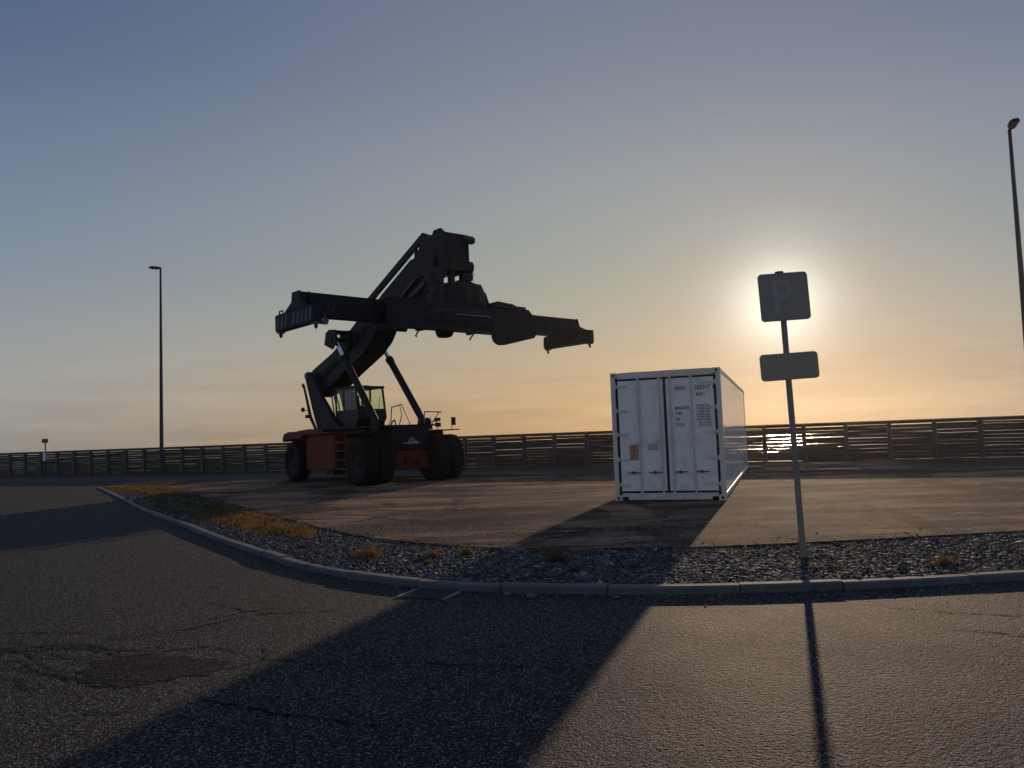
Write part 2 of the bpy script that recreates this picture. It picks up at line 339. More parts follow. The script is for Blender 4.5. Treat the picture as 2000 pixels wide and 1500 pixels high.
# verge strip at the fence foot
v = [(-62, VERGE(-62)), (34, VERGE(34)), (34, fence_y(34) + 1.8), (-62, fence_y(-62) + 1.8)]
sheet('verge', v, .150, 'verge')
# kerb of concrete stones with joints
b = MB(); kw = .12; kz = .082
acc = 0; start = 0
def kerb_piece(b, pts, dz=0, dn=0):
    n = len(pts); L = []
    for i, p in enumerate(pts):
        a = pts[max(i - 1, 0)]; c = pts[min(i + 1, n - 1)]; t = (c - a).normalized(); nn = Vector((-t.y, t.x))   # towards the bed
        if nn.y < 0: nn = -nn
        zt = max(kz, road_z(p.y) + .035) + dz
        q = [p + nn * (dn - .0), p + nn * (dn + .002), p + nn * (dn + .018), p + nn * (kw + dn), p + nn * (kw + dn)]
        zz = [-.08, zt - .02, zt, zt + .002, -.08]
        L.append([(a_.x, a_.y, z_) for a_, z_ in zip(q, zz)])
    o = len(b.v); m = 5
    for r in L: b.v += r
    for i in range(n - 1):
        for j in range(m - 1): b.f.append((o + i * m + j, o + (i + 1) * m + j, o + (i + 1) * m + j + 1, o + i * m + j + 1)); b.sm.append(False)
    b.f.append(tuple(o + j for j in range(m))); b.f.append(tuple(o + (n - 1) * m + j for j in range(m - 1, -1, -1))); b.sm += [False, False]
seg = [KL[0]]
for i in range(1, len(KL)):
    acc += (KL[i] - KL[i - 1]).length; seg.append(KL[i])
    if acc > random.uniform(.8, 1.2) or i == len(KL) - 1:
        t = (seg[-1] - seg[-2]).normalized(); seg[-1] = seg[-1] - t * .014
        kerb_piece(b, seg, random.uniform(-.009, .009), random.uniform(-.008, .008)); seg = [KL[i]]; acc = 0
structure(b.build('kerb', 'kerb'))
# far kerb edge of verge
b = MB()
x = -60.
while x < 33: b.box(0, 2.18, -.12, 0, -.02, .058, T=Matrix.Translation((x, VERGE(x) - .002, .1)) @ Matrix.Rotation(atan2(-.45, 1), 4, 'Z')); x += 2.0
structure(b.build('far_kerb', 'kerb'))

def ribbon(name, pts, w, z, m, jag=.03, taper=True):
    P = smooth_line(pts, .05); b = MB(); n = len(P)
    off = 0
    for i, p in enumerate(P):
        t = (P[min(i + 1, n - 1)] - P[max(i - 1, 0)]).normalized(); nn = Vector((-t.y, t.x)); off = off * .75 + random.uniform(-jag, jag)
        ww = w * (random.uniform(.35, 1.3)) * ((1 - abs(2 * i / (n - 1) - 1) ** 3) if taper else 1)
        if i in (0, n - 1) and taper: ww = .0005
        for s in (-1, 1): q = p + nn * (off + s * ww / 2); b.v.append((q.x, q.y, z + (road_z(q.y) if z < .05 else 0)))
    b.f = [(2 * i, 2 * i + 1, 2 * i + 3, 2 * i + 2) for i in range(n - 1) if not (taper and w < .05 and i % 17 == 9)]; b.sm = [False] * len(b.f)
    return structure(b.build(name, m, fix=False))
CR = [[(-3.8, 7.1), (-3.47, 7.01), (-3.18, 7.16), (-2.86, 7.44), (-2.52, 7.75), (-1.92, 7.78), (-1.63, 7.9)],
 [(-4.7, 7.05), (-4.16, 6.78), (-3.63, 6.61), (-3.25, 6.38), (-2.91, 6.46), (-2.64, 6.53), (-2.34, 6.42), (-2.11, 6.21)],
 [(-2.23, 5.34), (-1.95, 5.14), (-1.63, 4.99), (-1.33, 4.83), (-0.99, 4.69), (-0.66, 4.56)],
 [(-4.14, 6.21), (-3.83, 6.11), (-3.41, 5.87), (-2.98, 5.64), (-2.61, 5.55)],
 [(-1.3, 5.87), (-0.99, 5.86), (-0.45, 5.79), (-0.04, 5.68), (0.36, 5.49)],
 [(3.18, 7.22), (3.42, 7.03), (3.82, 6.77), (4.24, 6.59), (5, 6.4)], [(3.41, 6.28), (3.66, 6.15), (3.86, 6.03), (4.4, 5.9)],
 [(-2.98, 5.13), (-2.77, 5.06), (-2.49, 4.96)], [(-4.9, 7.0), (-4.55, 6.83), (-4.07, 6.49), (-3.57, 6.28), (-3.34, 6.31)],
 [(-3.41, 8.43), (-2.97, 8.0), (-2.52, 7.75)], [(-4.4, 6.0), (-3.78, 5.79), (-3.47, 5.53), (-3.3, 5.49)], [(-2.3, 5.86), (-2.14, 5.97), (-2.01, 6.16), (-2.19, 6.47)],
 [(-5.6, 7.6), (-4.9, 7.35), (-4.3, 7.3), (-3.8, 7.1)], [(-5.4, 6.6), (-4.7, 6.5), (-4.1, 6.6), (-3.63, 6.61)], [(-2.11, 6.21), (-1.7, 5.98), (-1.3, 5.87)]]
for i, c in enumerate(CR):
    ribbon('asphalt_crack', c, .032 if i < 5 else .024, .004, 'crack', .028)
    if i in (1, 3, 8, 13, 0):
        for q in range(2):
            k0 = random.randint(0, max(0, len(c) - 4)); o_ = Vector((random.uniform(-.1, .1), random.uniform(.05, .16) * random.choice((-1, 1)))); sub = [(p[0] + o_.x + random.uniform(-.05, .05), p[1] + o_.y + random.uniform(-.03, .03)) for p in c[k0:k0 + 4]]
            ribbon('asphalt_crack', sub, .020, .004, 'crack', .035)
P = [(-3.4, 5.99), (-3.35, 6.25), (-3.03, 6.36), (-2.61, 6.25), (-2.29, 6.06), (-2.25, 5.83), (-2.49, 5.7), (-2.79, 5.54), (-3.08, 5.62), (-3.4, 5.99)]
pp = smooth_line(P, .06)[:-1]; pc = sum(pp, Vector((0, 0))) / len(pp)
b = MB(); b.v = [(pc.x, pc.y, .003)]
for p in pp:
    d = (p - pc); k = 1 + random.uniform(-.13, .10); b.v.append((pc.x + d.x * k, pc.y + d.y * k, .003))
n = len(pp); b.f = [(0, 1 + i, 1 + (i + 1) % n) for i in range(n)]; b.sm = [False] * n
structure(b.build('asphalt_patch', 'patch', fix=False))
for pts, w in (([(-4.65, 17.21), (-3.36, 16.43), (-2.29, 15.1), (-1.53, 14.5), (-0.56, 14.19), (0.3, 14.77), (0.52, 15.37)], .12),
               ([(-5.0, 18.6), (-3.4, 17.6), (-2.1, 16.9), (-.6, 16.6), (.8, 17.2)], .10), ([(5.2, 17.2), (6.6, 15.6), (9, 14.6), (12, 14.2)], .09)):
    ribbon('tyre_mark', pts, w, .104, 'rubber_mark', .006)

# ------------------------------------------------------------------ gravel + grass
def in_bed(n):
    """random points in the strip between kerb and yard edge, denser near the camera"""
    out = []; K = KL; B = BL
    KA = np.array([(p.x, p.y) for p in K]); BA = np.array([(p.x, p.y) for p in B])
    s = np.linspace(0, 1, len(KA)); s2 = np.linspace(0, 1, len(BA))
    # pair by nearest back point for a proper strip
    near = [BA[np.argmin(((BA - k) ** 2).sum(1))] for k in KA]
    near = np.array(near); seglen = np.hypot(*(KA[1:] - KA[:-1]).T); wid = np.hypot(*(near - KA).T)[:-1]
    d = np.hypot(KA[:-1, 0], KA[:-1, 1]); wgt = seglen * wid / d ** 1.3; wgt[(KA[:-1, 0] > 9)] *= .15
    idx = RNG.choice(len(wgt), n, p=wgt / wgt.sum()); t = RNG.random(n)[:, None]; u = RNG.random(n)[:, None]
    a = KA[idx] * (1 - t) + KA[idx + 1] * t; c = near[idx] * (1 - t) + near[idx + 1] * t
    dd = c - a; L = np.hypot(dd[:, 0], dd[:, 1])[:, None]; u = (.15 + u * np.maximum(L - .17, .01)) / L
    return a + dd * u
ico = bmesh.new(); bmesh.ops.create_icosphere(ico, subdivisions=1, radius=1); IV = np.array([v.co[:] for v in ico.verts]); IF = np.array([[v.index for v in f.verts] for f in ico.faces]); ico.free()
def stones(name, P, sizes, zc, m):
    n = len(P); nv = len(IV)
    V = np.repeat(IV[None], n, 0) * (1 + RNG.uniform(-.28, .28, (n, nv, 1)))
    sc = sizes[:, None] * np.stack([RNG.uniform(.7, 1.4, n), RNG.uniform(.6, 1.1, n), RNG.uniform(.2, .5, n)], 1)
    V *= sc[:, None, :]
    a = RNG.uniform(0, 2 * pi, n); t = RNG.normal(0, .28, n); ca, sa, ct, st = np.cos(a), np.sin(a), np.cos(t), np.sin(t)
    y = V[..., 1] * ct[:, None] - V[..., 2] * st[:, None]; z = V[..., 1] * st[:, None] + V[..., 2] * ct[:, None]; x = V[..., 0]
    X = x * ca[:, None] - y * sa[:, None] + P[:, 0:1]; Y = x * sa[:, None] + y * ca[:, None] + P[:, 1:2]; Z = z + zc[:, None]
    VV = np.stack([X, Y, Z], -1).reshape(-1, 3); FF = (IF[None] + (np.arange(n) * nv)[:, None, None]).reshape(-1, 3)
    me = bpy.data.meshes.new(name); me.vertices.add(len(VV)); me.vertices.foreach_set('co', VV.ravel())
    me.loops.add(FF.size); me.loops.foreach_set('vertex_index', FF.ravel().astype('i4')); me.polygons.add(len(FF))
    me.polygons.foreach_set('loop_start', np.arange(0, FF.size, 3)); me.update(); me.validate()
    me.materials.append(M[m]); o = bpy.data.objects.new(name, me); SC.collection.objects.link(o); return o
def stonemat():
    m = M['stone']; t = m.node_tree; b = t.nodes['Principled BSDF']; g = N(t, 'ShaderNodeNewGeometry')
    c = ramp(t, g.outputs['Random Per Island'], [(0, (.032, .031, .031)), (.5, (.058, .056, .055)), (.85, (.10, .095, .09)), (1, (.24, .23, .21))])
    t.links.new(c, b.inputs['Base Color'])
stonemat()
P = in_bed(52000); sz = RNG.gamma(3.5, .0042, len(P)) + .005; sz *= np.clip(np.hypot(P[:, 0], P[:, 1]) / 14, 1, 2)
o = stones('gravel', P, sz, .055 + RNG.random(len(P)) * .025, 'stone'); tag(o, kind='stuff', label='grey stone gravel filling the bed behind the kerb', cat='gravel')

def blades(name, C, H, n_each, spread, m, width=.007, lean=.35):
    """C: clump centres (x, y, z); triangles bent once"""
    C = np.asarray(C); H = np.asarray(H); k = len(C); idx = np.repeat(np.arange(k), n_each); n = len(idx)
    base = C[idx].copy(); base[:, :2] += RNG.normal(0, 1, (n, 2)) * spread * np.ones((n, 1)) * (H[idx, None] / H.mean())
    h = H[idx] * RNG.uniform(.35, 1.1, n); a = RNG.uniform(0, 2 * pi, n); ln = RNG.gamma(2, lean / 2, n) * h
    d = np.stack([np.cos(a), np.sin(a)], 1); out = base[:, :2] - C[idx][:, :2]; d = d * .7 + out / (np.hypot(*out.T)[:, None] + 1e-6) * .6
    a2 = RNG.uniform(0, pi, n); wv = np.stack([np.cos(a2), np.sin(a2), 0 * a2], 1) * width
    mid = base.copy(); mid[:, :2] += d * (ln * .35)[:, None]; mid[:, 2] += h * .62
    tip = base.copy(); tip[:, :2] += d * ln[:, None]; tip[:, 2] += h
    V = np.stack([base - wv / 2, base + wv / 2, mid + wv * .35, mid - wv * .35, tip], 1).reshape(-1, 3)
    me = bpy.data.meshes.new(name); o5 = np.arange(n) * 5
    me.vertices.add(len(V)); me.vertices.foreach_set('co', V.ravel())
    li = np.stack([o5, o5 + 1, o5 + 2, o5 + 3, o5 + 3, o5 + 2, o5 + 4], 1).ravel()
    me.loops.add(len(li)); me.loops.foreach_set('vertex_index', li.astype('i4')); me.polygons.add(2 * n)
    ls = np.stack([np.arange(n) * 7, np.arange(n) * 7 + 4], 1).ravel(); me.polygons.foreach_set('loop_start', ls); me.update(); me.validate()
    me.materials.append(M[m]); o = bpy.data.objects.new(name, me); SC.collection.objects.link(o); return o
def poly_pts(poly, n):
    poly = np.array(poly); lo, hi = poly.min(0), poly.max(0); out = []
    while len(out) < n:
        p = lo + (hi - lo) * RNG.random(2); c = False; j = len(poly) - 1
        for i in range(len(poly)):
            if (poly[i, 1] > p[1]) != (poly[j, 1] > p[1]) and p[0] < (poly[j, 0] - poly[i, 0]) * (p[1] - poly[i, 1]) / (poly[j, 1] - poly[i, 1]) + poly[i, 0]: c = not c
            j = i
        if c: out.append(p)
    return np.array(out)
def patch(name, poly, n, hmean, m, label, each=26):
    p = poly_pts(poly, n * 2); nz_ = np.sin(p[:, 0] * 5.1 + 1.3) * np.sin(p[:, 1] * 4.3) + .6 * np.sin(p[:, 0] * 11.7 + p[:, 1] * 9.1) + RNG.normal(0, .35, len(p)); p = p[np.argsort(-nz_)[:n]]; C = np.column_stack([p, np.full(n, .05)]); H = RNG.gamma(6, hmean / 6, n)
    return tag(blades(name, C, H, each, .05, m, .010), label=label, cat='grass', kind='stuff')
patch('dry_grass', [(-7.9, 18.2), (-6.2, 15.9), (-5.0, 14.2), (-3.9, 13.0), (-3.2, 12.9), (-4.35, 15.2), (-5.6, 17.3), (-7.3, 20.0)], 760, .085, 'grass', 'orange dry grass spread over the middle of the gravel strip', 20)
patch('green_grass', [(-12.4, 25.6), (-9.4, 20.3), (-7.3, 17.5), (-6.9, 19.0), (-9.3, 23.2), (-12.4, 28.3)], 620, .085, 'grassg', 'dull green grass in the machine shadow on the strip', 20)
patch('dry_grass', [(-17.0, 32.0), (-13.6, 27.0), (-11.6, 25.5), (-11.8, 27.8), (-14.6, 31.4)], 620, .12, 'grass', 'pale dry grass at the far tip of the strip', 18)
TU = [((-2.06, 10.7), .20, 'grass', 'upright orange grass tuft standing alone in the gravel near the left bend'),
      ((-1.15, 10.5), .13, 'grass', 'short straw coloured grass clump at the yard edge left of centre'),
      ((-.72, 10.62), .15, 'grass', 'spreading dry grass clump with brown stems at the yard edge'),
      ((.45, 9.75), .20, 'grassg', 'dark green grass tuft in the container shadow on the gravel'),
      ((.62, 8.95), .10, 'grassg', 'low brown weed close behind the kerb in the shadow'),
      ((4.72, 8.62), .14, 'grass', 'round dry tuft right of the sign post on the gravel'),
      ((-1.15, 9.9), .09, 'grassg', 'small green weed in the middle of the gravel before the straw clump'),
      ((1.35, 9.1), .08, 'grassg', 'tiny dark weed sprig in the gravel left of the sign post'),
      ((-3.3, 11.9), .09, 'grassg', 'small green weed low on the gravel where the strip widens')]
for (p, h, m, lab) in TU:
    r = blades('grass_tuft', [(0, 0, -.045)] * 1 + [(random.gauss(0, .3 * h), random.gauss(0, .3 * h), -.045) for _ in range(3)], [h * 1.05, h * .9, h * .8, h * .7], 95, .22 * h, m, .005)
    r.location = (p[0], p[1], .10); tag(r, lab, 'grass tuft')
P = in_bed(900); keep = (np.sin(P[:, 0] * 2.3) + np.sin(P[:, 0] * 5.9 + P[:, 1] * 3) + RNG.normal(0, .5, len(P))) > .9; P = P[keep][:260]
tag(blades('weeds', np.column_stack([P, np.full(len(P), .05)]), RNG.gamma(4, .018, len(P)), 12, .03, 'grassg', .006), kind='stuff', label='sparse low weeds growing through the gravel strip', cat='weeds')
# a scatter of loose stones on road, kerb foot and yard
LS = [((.98, 7.85), .035), ((1.62, 7.75), .028), ((-.12, 8.16), .045), ((.12, 8.05), .05), ((-2.3, 9.6), .03), ((3.25, 7.66), .03), ((3.0, 7.75), .022), ((4.3, 7.72), .02), ((5.1, 7.85), .03)]
LB = ['pale stone at the kerb foot right of the drain', 'flat grey stone at the kerb foot below the container', 'broken kerb chip left of the kerb joint', 'largest broken kerb chip lying at the kerb joint', 'lone pale pebble on the road at the kerb bend',
      'grey pebble at the kerb left of the sign shadow', 'smaller pebble beside the sign shadow', 'tiny pebble on the road toward the right edge', 'flat pebble by the kerb near the right edge']
for (p, s), lab in zip(LS, LB):
    o = stones('loose_stone', np.zeros((1, 2)), np.array([s]), np.array([s * .3]), 'kerb'); o.location = (p[0], p[1], .004); tag(o, lab, 'stone', 'loose stones at the kerb')
# grit washed along the kerb foot and onto the yard edge
KA = np.array([(p.x, p.y) for p in KL]); BA = np.array([(p.x, p.y) for p in BL]); n_ = 1500
i_ = RNG.integers(20, len(KA) - 40, n_); Pk = KA[i_] + RNG.normal(0, .06, (n_, 2)); Pk[:, 1] -= .04 + RNG.gamma(1.1, .10, n_); zk = np.array([road_z(y) for y in Pk[:, 1]]) + .004
j_ = RNG.integers(10, len(BA) - 30, 900); Pb = BA[j_] + RNG.normal(0, .08, (900, 2)); Pb[:, 1] += .06 + RNG.gamma(1.1, .14, 900); zb = np.full(900, .104)
tag(stones('grit', np.vstack([Pk, Pb]), RNG.gamma(3, .0028, n_ + 900) + .003, np.concatenate([zk, zb]), 'stone'), kind='stuff', label='loose grit along the kerb foot and the yard edge', cat='grit')
# storm drains
def drain(x, y, z, rz, lab):
    r = empty('storm_drain', (x, y, z), rz, label=lab, cat='drain')
    f = MB()
    for a in ((-.26, .26, -.17, -.15), (-.26, .26, .15, .17)): f.box(*a, .002, .010)
    f.build('frame', 'darker', r)
    for a in ((-.29, -.25, -.19, .19), (.25, .29, -.19, .19)): MB().box(*a, .002, .014).build('end_bar', 'pale_bar', r)
    g = MB(); g.box(-.218, .218, -.146, .146, .001, .004)
    g.build('pit', 'crack', r)
    g = MB()
    for k in range(9): x0 = -.2 + k * .05; g.box(x0 - .012, x0 + .012, -.144, .144, .005, .012)
    g.build('grate', 'darker', r); return r
drain(-.97, 8.33, .003, radians(-22), 'iron storm drain set in the road against the kerb')
sd = drain(.55, 11.84, .102, radians(12), 'small storm drain set in the yard behind the gravel'); sd.scale = (.42, .5, 1)

# ------------------------------------------------------------------ sea and breakwater
b = MB(); b.v = [(-430, 12, -2.6), (430, 12, -2.6), (430, 430, -2.6), (-430, 430, -2.6)]
b.f = [(0, 1, 2, 3)]; b.sm = [False]; structure(b.build('sea', 'sea', fix=False))
b = MB(); nx, ny = 420, 12
for j in range(ny):
    for i in range(nx):
        x = -70 + 140 * i / (nx - 1); off = .5 + j * .75
        h = [.02, .15, .34, .42, .34, .1, -.3, -.9, -1.5, -2.0, -2.5, -3.0][j]
        h += (random.uniform(-.2, .2) + .22 * sin(x * .55) + .14 * sin(x * 1.7 + j)) * (1 if j else 0) * .8
        b.v.append((x, fence_y(x) + off * 1.09, h))
for j in range(ny - 1):
    for i in range(nx - 1): a = j * nx + i; b.f.append((a, a + 1, a + nx + 1, a + nx)); b.sm.append(False)
structure(b.build('breakwater', 'rock', fix=False))

# ------------------------------------------------------------------ fence
fr = empty('timber_fence', (0, fence_y(0), .15), atan2(-.44, 1), label='long weathered board fence with upright posts along the sea edge', cat='fence')
SP = 1.60; FH = 1.53; q0 = .55
px = MB(); px.box(-.085, .085, -.20, -.03, -.1, FH - .04); px.box(-.1, .1, -.205, .0, FH - .04, FH - .005)
post0 = None
first = True
k0, k1 = -34, 17
for k in range(k0, k1 + 1):
    s = q0 + k * SP + random.uniform(-.02, .02)
    if first: post0 = MB().box(-.085, .085, -.19, -.03, -.1, FH - .03).build('post', 'post', fr, bevel=.012); o = post0; first = False
    else: o = post0.copy(); SC.collection.objects.link(o); o.parent = fr
    o.location = (s, 0, 0); o.rotation_euler = (0, random.gauss(0, .008), 0)
for k in range(k0, k1):
    s = q0 + k * SP; b = MB(); z = .02; rr = random.Random(k * 13 + 5)
    while z < FH - .15:
        hgt = rr.uniform(.115, .15); t0, t1 = rr.gauss(0, .004), rr.gauss(0, .004)
        z1 = min(z + hgt, FH - .13)
        b.add([(s + .0, -.025, z + t0), (s + SP, -.025, z + t1), (s + SP, -.025, z1 + t1), (s, -.025, z1 + t0), (s, .0, z + t0), (s + SP, .0, z + t1), (s + SP, .0, z1 + t1), (s, .0, z1 + t0)],
              [(0, 1, 2, 3), (7, 6, 5, 4), (0, 4, 5, 1), (3, 2, 6, 7), (0, 3, 7, 4), (1, 5, 6, 2)])
        z = z1 + rr.choice([.001, .002, .004, .007, .010, .014])
    b.box(s + .001, s + SP - .001, -.026, .002, FH - .115, FH)
    b.build('slat_panel', 'wood', fr)
b = MB(); b.box(q0 + k0 * SP - .1, q0 + k1 * SP + .1, -.06, .04, FH + .002, FH + .03); b.build('top_rail', 'wood', fr)

# ------------------------------------------------------------------ street lamps
def street_lamp(x, y, z, H, rz, lab, tilt=radians(8)):
    r = empty('street_lamp', (x, y, z), rz, label=lab, cat='street lamp', group='tall lamps along the fence')
    MB().tube((0, 0, 0), (0, 0, H), .125, .058, 20).build('pole', 'pole', r)
    MB().tube((0, 0, 0), (0, 0, .03), .2, .2, 16).tube((0, 0, .03), (0, 0, .25), .145, .14, 16).build('base_collar', 'pole', r)
    T = Matrix.Translation((0, 0, H)) @ Matrix.Rotation(-tilt, 4, 'Y')
    a = MB(); a.tube((-.02, 0, -.02), (.16, 0, .03), .062, .05, 12, T=T).build('arm', 'lamp', r)
    h = MB(); pr = [(.10, -.05), (.25, -.085), (.72, -.07), (.80, -.02), (.78, .02), (.55, .07), (.2, .075), (.1, .04)]
    w = [.07, .12, .155, .10, .08, .14, .12, .07]
    v = [(p[0], -ww, p[1]) for p, ww in zip(pr, w)] + [(p[0], ww, p[1]) for p, ww in zip(pr, w)]; n = len(pr)
    h.add(v, [tuple(range(n)), tuple(range(2 * n - 1, n - 1, -1))] + [(i, i + n, (i + 1) % n + n, (i + 1) % n) for i in range(n)], T=T)
    hd = h.build('lamp_head', 'lamp', r, bevel=.012)
    l = MB(); l.box(.3, .68, -.1, .1, -.098, -.087, T=T); l.build('lens', 'lens', hd)
    return r
street_lamp(-20.95, 45.75, .15, 12.35, radians(165), 'tall thin street lamp at the fence left of the machine')
street_lamp(18.55, 27.5, .15, 12.0, radians(-108), 'tall street lamp cut by the right edge with its head toward the viewer', radians(10))

# ------------------------------------------------------------------ parking sign
def rrect(w, h, r, n=5):
    o = []
    for cx, cy, a0 in ((w / 2 - r, h / 2 - r, 0), (-w / 2 + r, h / 2 - r, 90), (-w / 2 + r, -h / 2 + r, 180), (w / 2 - r, -h / 2 + r, 270)):
        for i in range(n + 1): a = radians(a0 + 90 * i / n); o.append((cx + r * cos(a), cy + r * sin(a)))
    return o
sg = empty('parking_sign', (3.43, 9.36, .05), 0, label='square dark P sign above a blank plate on a leaning post before the sun', cat='sign')
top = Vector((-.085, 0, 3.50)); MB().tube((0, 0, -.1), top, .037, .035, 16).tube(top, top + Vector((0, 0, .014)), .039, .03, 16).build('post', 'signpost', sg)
def plate(w, h, cx, cz, rot, m, name, edge):
    T = Matrix.Translation((cx, -.055, cz)) @ Matrix.Rotation(-rot, 4, 'Y')
    b = MB(); b.prism(rrect(w, h, .045), -.003, .003, T=T); p = b.build(name, m, sg)
    # folded rim
    o = rrect(w, h, .045); i = rrect(w - .012, h - .012, .04); n = len(o); bb = MB()
    v = [(a, y, c) for y in (-.006, .018) for a, c in o] + [(a, y, c) for y in (-.006, .018) for a, c in i]
    f = []
    for k in range(n):
        k2 = (k + 1) % n; f += [(k, k2, n + k2, n + k), (2 * n + k, 3 * n + k, 3 * n + k2, 2 * n + k2), (k, 2 * n + k, 2 * n + k2, k2), (n + k, n + k2, 3 * n + k2, 3 * n + k)]
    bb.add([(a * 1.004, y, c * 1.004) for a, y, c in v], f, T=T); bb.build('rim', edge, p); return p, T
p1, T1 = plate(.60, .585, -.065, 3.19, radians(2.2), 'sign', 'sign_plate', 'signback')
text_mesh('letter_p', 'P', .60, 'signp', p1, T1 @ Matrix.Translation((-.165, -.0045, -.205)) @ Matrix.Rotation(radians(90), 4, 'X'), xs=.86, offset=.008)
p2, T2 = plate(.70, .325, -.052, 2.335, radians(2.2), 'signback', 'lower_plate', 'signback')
b = MB()
for z in (3.0, 3.38, 2.27, 2.41):
    xx = -.085 * z / 3.5; b.tube((xx, 0, z - .02), (xx, 0, z + .02), .046, .046, 16); b.box(xx - .06, xx + .06, -.05, -.03, z - .018, z + .018)
b.build('clamp', 'steel', sg)
b = MB(); b.tube((-.085, .02, 3.44), (-.085, .02, 3.515), .07, .05, 16); b.build('top_clamp', 'steel', sg)

# small far sign on the left
s2 = empty('small_sign', (-31.0, 50.9, .15), 0, label='small rectangular sign on a thin pole before the fence at far left', cat='sign')
MB().tube((0, 0, 0), (0, 0, 2.3), .04, .04, 10).build('pole', 'pole', s2)
MB().box(-.21, .21, -.06, -.045, 2.12, 2.4).build('sign_plate', 'yellow', s2)
MB().box(-.14, .04, -.065, -.045, .95, 1.5).build('white_tag', 'logo', s2)
b = MB(); b.box(-.12, .12, -.066, -.062, 2.24, 2.3); b.build('sign_symbol', 'ink', s2)

# ------------------------------------------------------------------ container
CT = empty('shipping_container', (2.245, 17.534, .1), radians(-19), label='white refrigerated shipping container standing on the yard with closed doors', cat='container')
CW, CL, CH = 2.438, 12.19, 2.896
def cast(x, y, z): return (x, y, z)
b = MB(); d = .16
first = None
for x in (0, CW - d):
    for y in (0, CL - .178):
        for z in (0, CH - .118):
            c = MB(); c.box(0, d, 0, .178, 0, .118)
            c.box(.045, .115, -.004, .002, .03, .09)
            if first is None: first = c.build('corner_casting', 'white_frame', CT, bevel=.006); o = first
            else: o = first.copy(); SC.collection.objects.link(o); o.parent = CT
            o.location = (x, y, z)
for x in (.052, CW - .108):
    for z in (.03, CH - .088): MB().box(x, x + .056, -.008, .004, z, z + .058).build('casting_hole', 'gasket', CT)
for x in (0, CW - .10):
    for y in (.01, CL - .12): MB().box(x, x + .10, y, y + .11, .119, CH - .119).build('corner_post', 'white_frame', CT, bevel=.005)
b = MB(); b.box(.162, CW - .162, .02, .14, CH - .145, CH - .012)
b.prism([(.162, CH - .012), (CW - .162, CH - .012), (CW - .3, CH + .0), (.3, CH + .0)], .02, .06); b.build('door_header', 'white_frame', CT, bevel=.005)
b = MB(); b.box(.30, CW - .30, .02, .15, .02, .165); b.box(.162, .30, .02, .15, .085, .165); b.box(CW - .30, CW - .162, .02, .15, .085, .165)
b.box(.30, .32, .015, .02, .02, .165); b.box(CW / 2 - .01, CW / 2 + .01, .014, .02, .02, .165)
b.build('door_sill', 'white_frame', CT, bevel=.004)
b = MB(); b.box(.10, CW - .10, .075, .12, .165, CH - .145); b.build('door_gasket', 'gasket', CT)
DZ0, DZ1 = .212, CH - .192
for x0, x1 in ((.158, 1.178), (1.240, CW - .158)):
    b = MB(); b.box(x0, x1, .03, .075, DZ0, DZ1)
    dr = b.build('door', 'white', CT, bevel=.006)
    for bx in ((.62, 1.10) if x0 < 1 else (1.335, 1.80)):
        r = MB(); r.tube((bx, .002, .13), (bx, .002, CH - .09), .019, .019, 12)
        for z in (.14, CH - .13): r.tube((bx, .002, z - .03), (bx, .002, z + .03), .03, .03, 10); r.box(bx - .04, bx + .04, -.012, .019, z - .04, z - .03); r.box(bx - .04, bx + .04, -.012, .019, z + .03, z + .04)
        for z in (.75, 1.35, 1.95, 2.45, .4): r.box(bx - .035, bx + .035, -.008, .03, z - .03, z + .03)
        r.build('locking_bar', 'white_frame', dr)
        h = MB(); s = -1 if (bx in (.62,)) else 1
        hx0 = bx - .30 if bx in (.62, 1.10) else bx + .02
        h.box(hx0, hx0 + .30, -.034, -.024, .615, .64); h.box(hx0 + .10, hx0 + .15, -.03, .03, .595, .66); h.build('door_handle', 'steel', dr)
    for z in (.36, .93, 1.49, 2.03, 2.58):
        h = MB()
        if x0 < 1: h.box(.012, .36, .006, .029, z - .025, z + .025); h.tube((.105, .012, z - .06), (.105, .012, z + .06), .022, n=10); h.box(.012, .10, -.002, .009, z - .055, z + .055)
        else: h.box(CW - .36, CW - .012, .006, .029, z - .025, z + .025); h.tube((CW - .105, .012, z - .06), (CW - .105, .012, z + .06), .022, n=10); h.box(CW - .1, CW - .012, -.002, .009, z - .055, z + .055)
        h.build('hinge', 'white_frame', dr)
# side walls with shallow ribs
for side in (0, 1):
    b = MB(); y = .12; P = []
    while y < CL - .14: P += [(y, 0), (y + .20, 0), (y + .215, 1), (y + .245, 1), ]; y += .26
    P = [p for p in P if p[0] < CL - .13] + [(CL - .12, 0)]
    xo = .012 if side == 0 else CW - .012; sg_ = -1 if side == 0 else 1
    n = len(P); v = []
    for yy, k in P: v += [(xo + sg_ * (-.003 * k), yy, .155), (xo + sg_ * (-.003 * k), yy, CH - .10)]
    for yy, k in P: v += [(xo - sg_ * .06, yy, .155), (xo - sg_ * .06, yy, CH - .10)]
    f = [(2 * i, 2 * i + 2, 2 * i + 3, 2 * i + 1) for i in range(n - 1)] + [(2 * n, 2 * n + 1, 4 * n - 1, 4 * n - 2)]
    b.add(v, f); b.build('side_wall', 'side', CT)
    b = MB(); xa, xb = (0, .07) if side == 0 else (CW - .07, CW)
    b.box(xa, xb, .18, CL - .18, CH - .10, CH - .015); b.build('top_rail', 'white_frame', CT, bevel=.004)
    b = MB(); b.box(xa, xb, .18, CL - .18, .04, .155); b.build('bottom_rail', 'white_frame', CT, bevel=.004)
MB().box(.07, CW - .07, .06, CL - .06, CH - .05, CH - .02).build('roof', 'white', CT)
MB().box(.05, CW - .05, CL - .06, CL - .01, .05, CH - .13).build('end_wall', 'white', CT)
MB().box(.07, CW - .07, .12, CL - .12, .10, .16).build('floor_frame', 'darker', CT)
